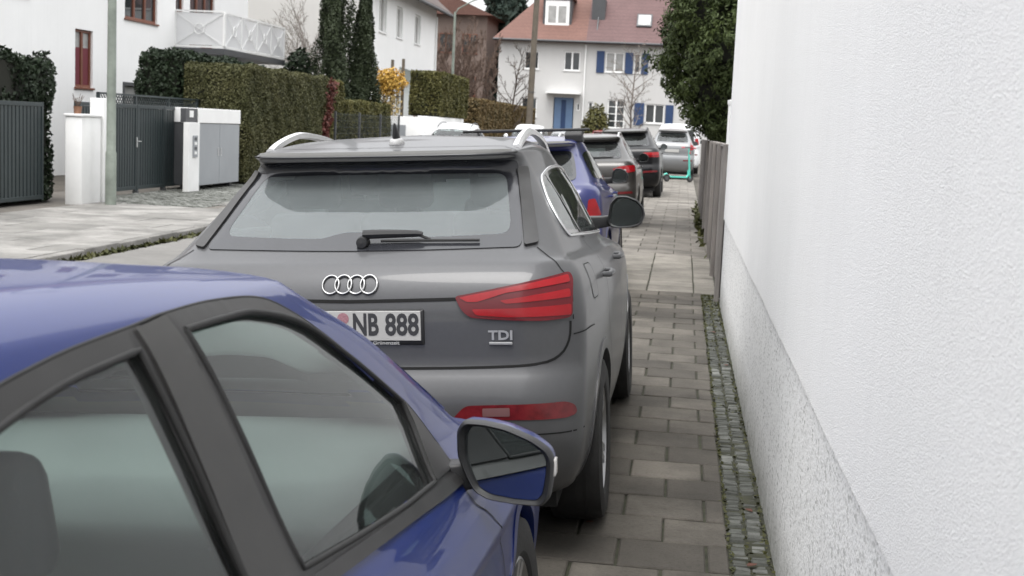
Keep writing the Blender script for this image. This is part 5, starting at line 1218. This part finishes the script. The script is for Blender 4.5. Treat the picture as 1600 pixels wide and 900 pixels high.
def ex_right(r, f):
    for a, b, c, d in ((-5.83, -5.28, 5.35, 6.72), (-4.02-.0, -3.45, 5.35, 6.68), (-2.98, -2.5, 5.35, 6.66), (-3.28, -2.60, 2.15, 3.56), (-1.30, -.74, 2.2, 3.5)):
        mb = MB(); f.slab(mb, a+.03, b-.03, c, d, .01, .06); mb.build('shutter', M['shutter'], r)
    MB().box(-6.35, -5.5, 86.2, 88.5, 8.2, 10.1).build('chimney', M['dark_grey'], r); MB().tube([(-5.9, 84.9, 7.3), (-5.9, 86.1, 8.9)], .05, 6).build('roof_pipe', M['dark_grey'], r)
    q = Vector((0, .745, .667)); nn = Vector((0, -.667, .745)); c = Vector((-2.95, 86.2, 8.755)); 
    mb = MB(); mb.obox(c+nn*.05, (.48, 0, 0), q*.62, nn*.06); sk = mb.build('skylight', M['dark_grey'], r); mb = MB(); mb.obox(c+nn*.115, (.40, 0, 0), q*.52, nn*.008); mb.build('skylight_pane', M['pane_pale'], sk)
    MB().tube([(-6.52, 84.9, 0), (-6.52, 84.9, 7.1)], .05, 8).build('downpipe', M['white_paint'], r)
far_house('white terraced house with the red hipped roof, dormer and blue door, at the street end', -12.1, -6.5, M['tile_red'], True,
    [(-10.42, -9.5, 5.42, 6.55, 'white_frame', 'pane', 2), (-7.88, -6.85, 5.42, 6.62, 'white_frame', 'pane', 2), (-10.5, -9.5, 2.4, 3.62, 'white_frame', 'pane', 2), (-8.44, -7.1, 1.5, 3.72, 'white_frame', 'pane', 1, False), (-6.95, -6.72, 2.9, 3.4, 'white_frame', 'pane', 1, False)], ex_left)
far_house('white terraced house with blue shutters and plum roof, right half of the terrace', -6.5, 9, M['tile_plum'], False,
    [(-5.23, -4.06, 5.42, 6.66, 'white_frame', 'pane_pale', 2), (-3.42, -3.02, 5.42, 6.66, 'white_frame', 'pane', 1), (-4.95, -3.85, 1.9, 3.70, 'white_frame', 'pane', 2, False, .12, .07, 3), (-2.56, -1.35, 2.3, 3.52, 'white_frame', 'pane', 2), (-6.2, -5.9, 2.7, 3.5, 'white_frame', 'pane', 1, False), (.2, 1.4, 2.3, 3.5, 'white_frame', 'pane', 2), (.2, 1.4, 5.4, 6.6, 'white_frame', 'pane', 2), (3.2, 4.4, 2.3, 3.5, 'white_frame', 'pane', 2), (3.2, 4.4, 5.4, 6.6, 'white_frame', 'pane', 2)], ex_right)
bh = empty('house', (-22, 88, 0)); tag(bh, 'brown rendered house with a reddish roof behind the bare twigs, left of the terrace', 'house')
mb = MB(); mb.box(-24, -13.4, 88, 98, -.2, 9.0); mb.build('wall', M['render_brown'], bh); rb = MB(); rb.prism([(-24.6, 8.9), (-18.7, 11.4), (-12.9, 8.9)], 87.4, 98.5, 'y'); rb.build('roof', M['tile_red'], bh)
f = Facade((0, 88, 0), (1, 0, 0), (0, -1, 0))
for a in (-16.6, -15.0, -19): 
    for c in (3.6, 6.4): f.window(bh, a, a+1.0, c, c+1.3, 'brown_frame', 'pane', 2, depth=-.03)
shift(bh)
# street lamp, telegraph pole
t = empty('street_lamp', (-10.98, 62, 0)); tag(t, 'slim pale street lamp with a curved arm behind the box-shaped hedge', 'street lamp')
MB().lathe([(.085, -.05), (.075, 3), (.055, 6.9)], 'z', n=14).build('pole', M['lamp_post'], t, smooth=40)
MB().tube([(0, 0, 6.8), (.15, 0, 7.05), (.8, 0, 7.42), (1.3, 0, 7.6)], .03, 8).build('arm', M['lamp_post'], t, smooth=50)
MB().box(1.15, 1.75, -.1, .1, 7.56, 7.68).build('lamp_head', M['grey_door'], t, bevel=.03)
t = empty('telegraph_pole', (-6.82, 58, 0)); tag(t, 'thick brown wooden pole standing before the far terrace', 'pole')
MB().tube([(0, 0, -.2), (.07, 0, 4), (.17, 0, 9.5)], [.15, .135, .11], 14).build('pole', M['wood_pole'], t, smooth=50)
for z in (1.5, 3.2): MB().lathe([(.146, z), (.150, z+.01), (.150, z+.03), (.146, z+.04)], 'z', (.03+.01*z, 0, 0), n=14).build('band', M['dark_grey'], t)

# ------------------------------------------------------------------ trees
bare_tree('bare_tree', 'bare young tree with thin upright twigs before the left terraced house', (-9.6, 72, 0), 7.0, .08, 'bark', 3, (22, 6, 4), .8, up=.25, seed=4, len_k=.19, minr=.010, group='bare street trees')
bare_tree('bare_tree', 'bare pale street tree before the blue shuttered terraced house', (-2.85, 73, 0), 6.6, .085, 'bark_pale', 3, (24, 6, 4), .85, up=.2, seed=9, len_k=.21, minr=.010, group='bare street trees')
bare_tree('bare_shrub', 'loose pinkish bare shrub before the pale gable wall beside the balcony', (-14.4, 49.5, 0), 5.6, .05, 'bark_pale', 3, (14, 6, 5), .7, up=.3, seed=5, len_k=.27, minr=.006, multi=4, cat='shrub')
for k, (x, y, h, s) in enumerate([(-13.3, 73, 6.2, 2), (-12.45, 76, 6.2, 6), (-14.3, 79, 7.4, 8)]):
    bare_tree('bare_tree', ['dense brown twiggy bare tree nearest the street lamp', 'dense brown twiggy bare tree against the left end of the terrace', 'dense brown twiggy bare tree before the brown house'][k], (x, y, 0), h, .085, 'twig', 4, (13, 8, 6, 4), .70, up=.5, seed=s, len_k=.25, minr=.010, multi=2, group='brown twiggy trees')
t = empty('spruce', (-13.1, 95, 0)); tag(t, 'dark blue green spruce rising behind the twiggy trees', 'spruce tree')
n = 9000; z = RNG.uniform(0, 1, n); a = RNG.uniform(0, 2*pi, n); lay = np.abs(np.sin(z*26+np.sin(a*3)))*.45+.6; Rr = 2.6*(1-z)**.8*lay*RNG.uniform(.3, 1, n)**.5
P = np.stack([Rr*np.cos(a), Rr*np.sin(a), 4.5+z*11-Rr*.35], 1); leaf_mesh('crown', P, np.stack([np.cos(a), np.sin(a), np.full(n, .2)], 1), .42, M['spruce'], t, aspect=2.4, droop=.8); MB().tube([(0, 0, -.2), (0, 0, 15)], [.3, .03], 8).build('trunk', M['bark'], t)
P, N = blob_points((0, 0, 1.6), (.85, .7, 1.7), 3500, 3); o = leaf_mesh('bush', P, N, .11, M['hedge_olive']); o.location = (-5.4, 82, 0); tag(o, 'rounded brown green bush right of the blue door', 'bush'); MB().lathe([(.01, 0), (.5, .3), (.55, 2), (.01, 2.8)], 'z', n=10).build('inner_branches', M['core'], o)
P, N = blob_points((0, 0, 3.4), (.55, .55, .75), 900, 3); o = leaf_mesh('bush', P, N, .11, M['hedge_dark']); o.location = (-13.9, 46.9, 0); tag(o, 'small dark bush at the far end of the balcony', 'bush'); MB().tube([(0, 0, -.1), (0, 0, 3.4)], .06, 8).build('trunk', M['bark'], o)
# thuja hanging over the wooden fence on the right
t = empty('thuja', (1.42, 23, 0)); tag(t, 'big dense green thuja overhanging the wooden fence beside the white wall', 'conifer')
prof = ([1.45, 1.8, 2.3, 2.85, 4.5, 6.5, 8.6], [.85, 1.25, 1.58, 1.92, 1.95, 1.3, .08])
def cc(n):
    z = RNG.uniform(1.5, 8.5, n); a = RNG.uniform(0, 2*pi, n); r = np.interp(z, *prof)*(1+.07*np.sin(a*4+z*3)+.06*np.sin(a*7-z*5)+.04*np.sin(z*11)); q = RNG.uniform(.80, 1, n)
    return np.stack([r*q*np.cos(a), r*q*np.sin(a), z], 1), np.stack([np.cos(a), np.sin(a), np.full(n, .1)], 1)
P, N = clump_crown(5200, 44, cc, .13); leaf_mesh('crown', P, N, .030, M['thuja'], t, aspect=2.6, spread=.5, droop=.9)
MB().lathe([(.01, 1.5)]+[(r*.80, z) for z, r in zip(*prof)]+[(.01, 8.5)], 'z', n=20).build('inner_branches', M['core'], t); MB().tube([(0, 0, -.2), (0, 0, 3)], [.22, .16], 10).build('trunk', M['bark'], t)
# ------------------------------------------------------------------ fence on the right
t = empty('board_fence', (.45, 13.35, 0)); tag(t, 'weathered grey upright board fence continuing from the white wall', 'fence')
mb = MB(); y = 0; 
while y < 17.2:
    w = random.uniform(.13, .17); mb.box(.0+random.uniform(-.004, .004), .028, y, y+w-.008, .02, 1.52+random.uniform(-.012, .012)); y += w
tones(mb.build('boards', M['fence_wood'], t, bevel=.003, seg=1), 26)
for k in range(8):
    tones(MB().box(-.055, -.006, k*2.4+.02, k*2.4+.14, -.05, 1.58).build('post', M['fence_wood'], t, bevel=.006), 99)
tones(MB().box(-.02, .05, 0, 17.2, 1.545, 1.575).build('cap_rail', M['fence_wood'], t), 99)
t = empty('downpipe', (.47, 14.0, 0)); tag(t, 'slim white pipe standing at the end of the white wall', 'pipe')
MB().tube([(0, 0, -.05), (0, 0, 2.0)], .035, 10).build('pipe', M['white_paint'], t, smooth=50); MB().lathe([(.04, 1.98), (.045, 2.0), (.045, 2.03), (.001, 2.04)], 'z', n=10).build('cap', M['white_paint'], t, smooth=50)
#@@CARS
grey_suv()
blue_hatch()
# ------------------------------------------------------------------ the other parked cars
def parked_car(name, label, loc, head, tilt, mat, dims, lamps, kind='suv', glass='tintglass', rails=None, group='cars parked along the street', rack=False, badge=None, h=.05, plate=True, mirror_mat=None, cat='car', refl=True, wheels_low=True, third=False, nwin=2):
    L, W, H = dims; sy = L/4.385; sx = W/1.83; sz = H/1.585
    root = empty(name, loc, (0, tilt, head)); tag(root, label, cat, group)
    if kind == 'van': B = Body(levels_van(L, W, H), h)
    else: B = Body(levels_suv(L, W, sz), h)
    P = M[mat]; X = lambda poly: [(x*sx, z*sz) for x, z in poly]; Yv = lambda poly: [(y*sy, z*sz) for y, z in poly]
    rg = X(roundpoly([(-.62, 1.21), (0, 1.205), (.62, 1.21), (.58, 1.38), (.535, 1.487), (0, 1.492), (-.535, 1.487), (-.58, 1.38)], [.06, .5, .06, .1, .05, .5, .05, .1], dens=.05))
    ws = X(roundpoly([(-.76, 1.09), (0, 1.03), (.76, 1.09), (.53, 1.43), (0, 1.455), (-.53, 1.43)], .08, dens=.05))
    sw = Yv(roundpoly([(.66, 1.225), (1.6, 1.17), (2.95, 1.09), (2.55, 1.30), (2.22, 1.42), (1.75, 1.475), (1.15, 1.475), (.85, 1.44), (.72, 1.36)], [.05, .3, .03, .3, .1, .3, .3, .2, .1], dens=.05))
    if kind == 'van':
        rg = X(roundpoly([(-.66, .98), (.66, .98), (.60, 1.40), (-.60, 1.40)], .06, dens=.05)); ws = X(roundpoly([(-.74, .98), (.74, .98), (.62, 1.36), (-.62, 1.36)], .08, dens=.05)); sw = Yv(roundpoly([(.35, 1.0), (3.55, .98), (3.0, 1.36), (.45, 1.38)], .06, dens=.05))
    B.cut(offpoly(rg, .045), 'y', -1); B.cut(offpoly(ws, .045), 'y', 1)
    for s in (1, -1): B.cut(offpoly(sw, .045), 'x', s)
    rw = .335*min(1.08, max(.92, sz)); ax = (.87*sy, 3.475*sy)
    arches(B, root, P, ax, rw, rw+.04, .80*sx, h=h, lip=.05, ofs=.005)
    B.shell('body', P, root); B.shell('lining', M['lining'], root, inset=.03)
    g = B.panel('rear_window', M[glass], root, offpoly(rg, .035), 'y', -1, .003, h=.08); B.panel('window_border', M['frit'], g, rg, 'y', -1, .004, hole=offpoly(rg, .035), h=.08)
    g = B.panel('windscreen', M['carglass'], root, offpoly(ws, .035), 'y', 1, .003, h=.1); B.panel('window_border', M['frit'], g, ws, 'y', 1, .004, hole=offpoly(ws, .035), h=.1)
    sm = Gaps()
    for s in (1, -1):
        i = offpoly(sw, .03); g = B.panel('side_window', M[glass], root, i, 'x', s, .003, h=.08); B.panel('window_border', M['gloss_black'], g, sw, 'x', s, .004, hole=i, h=.08)
        for y0 in (1.1, 2.0):
            if kind != 'van': B.panel('window_pillar', M['gloss_black'], g, Yv([(y0, 1.19), (y0+.06, 1.19), (y0, 1.47), (y0-.06, 1.47)]), 'x', s, .006, h=.1)
        for yy in (1.15, 2.0, 2.97): B.ribbon(sm, Yv([(yy, 1.08), (yy+.03, .8), (yy+(.2 if yy < 1.5 else 0), .4)]), 'x', s, .007, dens=.06)
        B.ribbon(sm, X([(0, .785), (s*.70, .797), (s*.80, .84), (s*.83, .95)]), 'y', -1, .010, dens=.05)
        f = (lambda q: q) if s == 1 else mir2
        for poly, lm in lamps:
            pl = X(roundpoly(poly, .015, dens=.05)); B.panel('tail_light', M[lm], root, f(pl), 'y', -1, .010 if lm != 'lens_clear' else .013, rim=.012, h=.06)
        if refl: B.panel('bumper_reflector', M['lens_reflector'], root, f(X(roundpoly([(.45, .60), (.46, .64), (.80, .65), (.82, .61)], .01, dens=.05))), 'y', -1, .004, rim=.006, h=.06)
        B.panel('headlight', M['lens_clear'], root, f(X(roundpoly([(.45, .74), (.50, .82), (.80, .88), (.84, .80), (.62, .74)], .03, dens=.05))), 'y', 1, .006, rim=.01, h=.06)
        for y in ax: wheel(root, s*.78*sx, y, rw, s, .22, low=wheels_low)
        hit = B.hit(2.72*sy, (1.08 if kind != 'van' else .95)*sz, 'x', s)
        if hit: side_mirror(root, 'side_mirror', (hit[0].x-s*.02, 2.70*sy, 1.10*sz if kind != 'van' else .98*sz), s, M[mirror_mat or mat], .20, .165)
        for yy in (1.12, 1.95):
            p = B.hit(yy*sy, 1.02*sz, 'x', s)
            if p: p = p[0]; hb = MB(); hb.tube([(p.x-s*.01, p.y-.08, p.z), (p.x+s*.03, p.y-.06, p.z), (p.x+s*.03, p.y+.06, p.z), (p.x-s*.01, p.y+.08, p.z)], .012, 6); hb.build('door_handle', P, root, smooth=50)
        if rails:
            pts = []
            for k in range(15):
                t = k/14; q = B.hit(s*.535*sx, (.72+1.65*t)*sy, 'z', 1)
                if q: pts.append(q[0]+Vector((0, 0, .045*min(1, 8*t, 8*(1-t)))))
            rb = MB(); rb.tube(pts, .016, 6); rb.build('roof_rail', M[rails], root, smooth=50)
    sm.build('panel_gap', M['seam'], root)
    B.panel('grille', M['gloss_black'], root, X(roundpoly([(-.42, .78), (.42, .78), (.40, .55), (-.40, .55)], .03, dens=.05)), 'y', 1, .006, rim=.01, h=.08)
    if plate:
        q = B.hit(0, .92*sz, 'y', -1)[0]; po = MB().box(-.26, .26, q.y-.012, q.y+.01, .92*sz-.055, .92*sz+.055).build('number_plate', M['plate'], root, bevel=.003)
        q = B.hit(0, .50*sz, 'y', 1)[0]; MB().box(-.26, .26, q.y-.01, q.y+.012, .50*sz-.055, .50*sz+.055).build('number_plate', M['plate'], root, bevel=.003)
    q = B.hit(.05, 1.235*sz if kind != 'van' else 1.0*sz, 'y', -1)[0]; wb = MB(); wb.tube([q+Vector((-.05, -.02, 0)), q+Vector((.15, -.022, .0)), q+Vector((.42*sx, -.006, -.0))], [.018, .012, .007], 6); wb.build('rear_wiper', M['black_plastic'], root)
    MB().box(-.72*sx, .72*sx, .3, L-.3, .18, .26).build('underbody', M['under'], root)
    for x in (-.36, .36): seat(root, x*sx, 2.25*sy, .58*sz, .5)
    for x in (-.40, .40): seat(root, x*sx, 1.35*sy, .60*sz, .46, h=.56)
    MB().box(-.70*sx, .70*sx, 2.85*sy, 3.2*sy, .8*sz, 1.03*sz).build('dashboard', M['dash'], root, bevel=.05)
    if rack:
        for yy in (1.0,):
            zt = B.hit(0, yy, 'z', 1)[0].z+.085; cb = MB(); cb.bar((-.60, yy, zt), (.68, yy, zt), .075, .030); c = cb.build('roof_bar', M['black_plastic'], root, bevel=.010)
            for s in (1, -1):
                q = B.hit(s*.555*sx, yy, 'z', 1)[0]; fb = MB(); fb.loft([[(q.x+s*a, yy+b, q.z-.02) for a, b in ((-.10, -.085), (.08, -.085), (.08, .085), (-.10, .085))], [(q.x+s*a, yy+b, q.z+.05) for a, b in ((-.105, -.09), (.07, -.09), (.07, .09), (-.105, .09))], [(q.x+s*a, yy+b, zt-.016) for a, b in ((-.10, -.07), (.075, -.07), (.075, .07), (-.10, .07))]])
                fb.build('bar_foot', M['black_plastic'], c, bevel=.010)
    return root
def levels_van(L, W, H):
    k = W/2; sz = H/1.585; kw = lambda w: w/.915*k
    a = lambda zr, zf, yr, fo, w, **q: lv(zr*sz, zf*sz, yr, L-fo, kw(w), tr=.02, **q)
    return [a(.22, .22, .12, .15, .84), a(.30, .28, .03, .04, .89), a(.55, .5, 0, 0, .912), a(.80, .68, .015, .06, .915), a(.90, .78, .02, .45, .912, cr=(.12, .1)), a(.95, .88, .025, .85, .90, cr=(.1, .1)), a(1.15, 1.12, .045, 1.15, .86, cr=(.1, .1)), a(1.40, 1.36, .08, 1.45, .79, cr=(.1, .1)),
            a(1.50, 1.46, .11, 1.58, .74, cr=(.12, .1)), a(1.55, 1.51, .16, 1.68, .66, cr=(.14, .1)), a(1.575, 1.54, .24, 1.8, .45, cr=(.2, .1), cf=(.2, .2)), a(1.585, 1.55, .30, 1.9, 0, cr=(0, .05), cf=(0, .05), br=0, bf=0)]
LAMP_A = [([(.47, 1.03), (.60, 1.075), (.84, 1.09), (.85, .985), (.70, .96), (.50, .975)], 'lens_red'), ([(.52, 1.01), (.70, 1.02), (.70, 1.0), (.53, .995)], 'lens_clear')]
LAMP_B = [([(.45, .965), (.47, 1.06), (.84, 1.07), (.85, .955)], 'lens_red'), ([(.55, .995), (.84, 1.0), (.84, .975), (.56, .972)], 'lens_dark')]
LAMP_C = [([(.66, .92), (.68, 1.13), (.80, 1.15), (.85, .95)], 'lens_red')]
LAMP_E = [([(.72, .86), (.74, 1.03), (.80, 1.04), (.855, .88)], 'lens_red')]
LAMP_D = [([(.70, .95), (.72, 1.36), (.76, 1.36), (.84, .98)], 'lens_red')]
KP = -.052; TL = -.064
parked_car('estate_car', 'violet blue car with a black roof bar, ahead of the dusty grey off-roader', (-1.51, 12.25, KP), .0, TL, 'paint_blue2', (4.25, 1.78, 1.565), LAMP_E, rack=True, mirror_mat='black_plastic', h=.045)
parked_car('off_roader', 'grey brown off-roader with broad red tail lamps and silver roof rails', (-1.58, 22.75, KP), .0, TL, 'paint_brown', (4.43, 1.80, 1.60), LAMP_A, rails='bright', mirror_mat='gloss_black', glass='carglass')
parked_car('people_carrier', 'tall black people carrier with square red tail lamps', (-1.44, 34.2, KP), .0, TL, 'paint_black', (4.80, 1.93, 1.76), LAMP_B, rails='dark_grey')
parked_car('people_carrier', 'silver small people carrier with upright red tail lamps behind the mint scooter', (-.42, 49.5, 0), .0, 0, 'paint_silver', (4.2, 1.72, 1.82), LAMP_D, glass='carglass')
parked_car('van', 'white van just beyond the silver people carrier', (-.25, 57, 0), 0, 0, 'paint_white', (5.0, 1.92, 2.12), LAMP_C, 'van', cat='van')
parked_car('parked_car', 'white estate car with roof rails facing us on the far side before the raised hedge', (-7.3, 44.2, 0), pi, 0, 'paint_white', (4.4, 1.80, 1.66), LAMP_A, rails='dark_grey', glass='carglass')
parked_car('parked_car', 'rounded white car facing us beyond the white estate car', (-6.55, 57.5, -.03), pi, -.03, 'paint_white', (4.1, 1.74, 1.78), LAMP_C, glass='carglass')
parked_car('parked_car', 'silver car facing us, seen just above the roof bar of the violet blue car', (-6.35, 72, -.06), pi, 0, 'paint_silver', (4.3, 1.78, 1.64), LAMP_A, glass='carglass')
parked_car('parked_car', 'red car at the end of the street, glimpsed left of the black people carrier', (-4.55, 74, -.1), .0, 0, 'paint_red', (4.3, 1.80, 1.75), LAMP_C)
# ------------------------------------------------------------------ the hire scooter
t = empty('electric_scooter', (-.12, 47.2, 0), (0, 0, R(-70))); tag(t, 'mint green electric scooter standing on the pavement by the fence', 'scooter')
db = MB(); db.box(-.085, .085, -.34, .34, .13, .19); db.build('deck', M['mint'], t, bevel=.02); 
MB().box(-.075, .075, -.30, .28, .191, .197).build('deck_mat', M['rubber'], t)
for y in (-.47, .47):
    w = empty('wheel', (0, y, .125)); w.parent = t
    MB().lathe([(.07, -.03), (.11, -.032), (.125, -.018), (.125, .018), (.11, .032), (.07, .03)], 'x', n=24).build('tyre', M['tyre'], w, smooth=40); MB().lathe([(.001, -.025), (.075, -.025), (.075, .025), (.001, .025)], 'x', n=18).build('rim', M['dark_grey'], w)
sb = MB(); sb.tube([(0, .34, .17), (0, .40, .24), (0, .40, .40)], .045, 10); sb.tube([(0, .47, .13), (0, .44, .30), (0, .36, 1.10)], [.03, .038, .028], 10); sb.build('stem', M['mint'], t, smooth=50)
MB().tube([(-.02, -.34, .16), (0, -.50, .26), (0, -.58, .22)], .03, 8).build('rear_mudguard', M['mint'], t, smooth=50)
hb = MB(); hb.tube([(-.26, .34, 1.12), (-.08, .36, 1.13), (.08, .36, 1.13), (.26, .34, 1.12)], .016, 8); ho = hb.build('handlebar', M['black_plastic'], t, smooth=50); ho.matrix_basis = Matrix.Translation((0, .36, 0)) @ Matrix.Rotation(R(60), 4, 'Z') @ Matrix.Translation((0, -.36, 0))
for s in (1, -1): MB().tube([(s*.15, .35, 1.125), (s*.27, .34, 1.12)], .022, 8).build('grip', M['scooter_red'], ho, smooth=50)
MB().box(-.04, .04, .38, .42, .92, 1.0).build('front_lamp', M['scooter_red'], t, bevel=.01)
t = [o for o in COL.objects if o.name == 'electric_scooter'][0]; t.scale = (1.08, .92, 1.08)
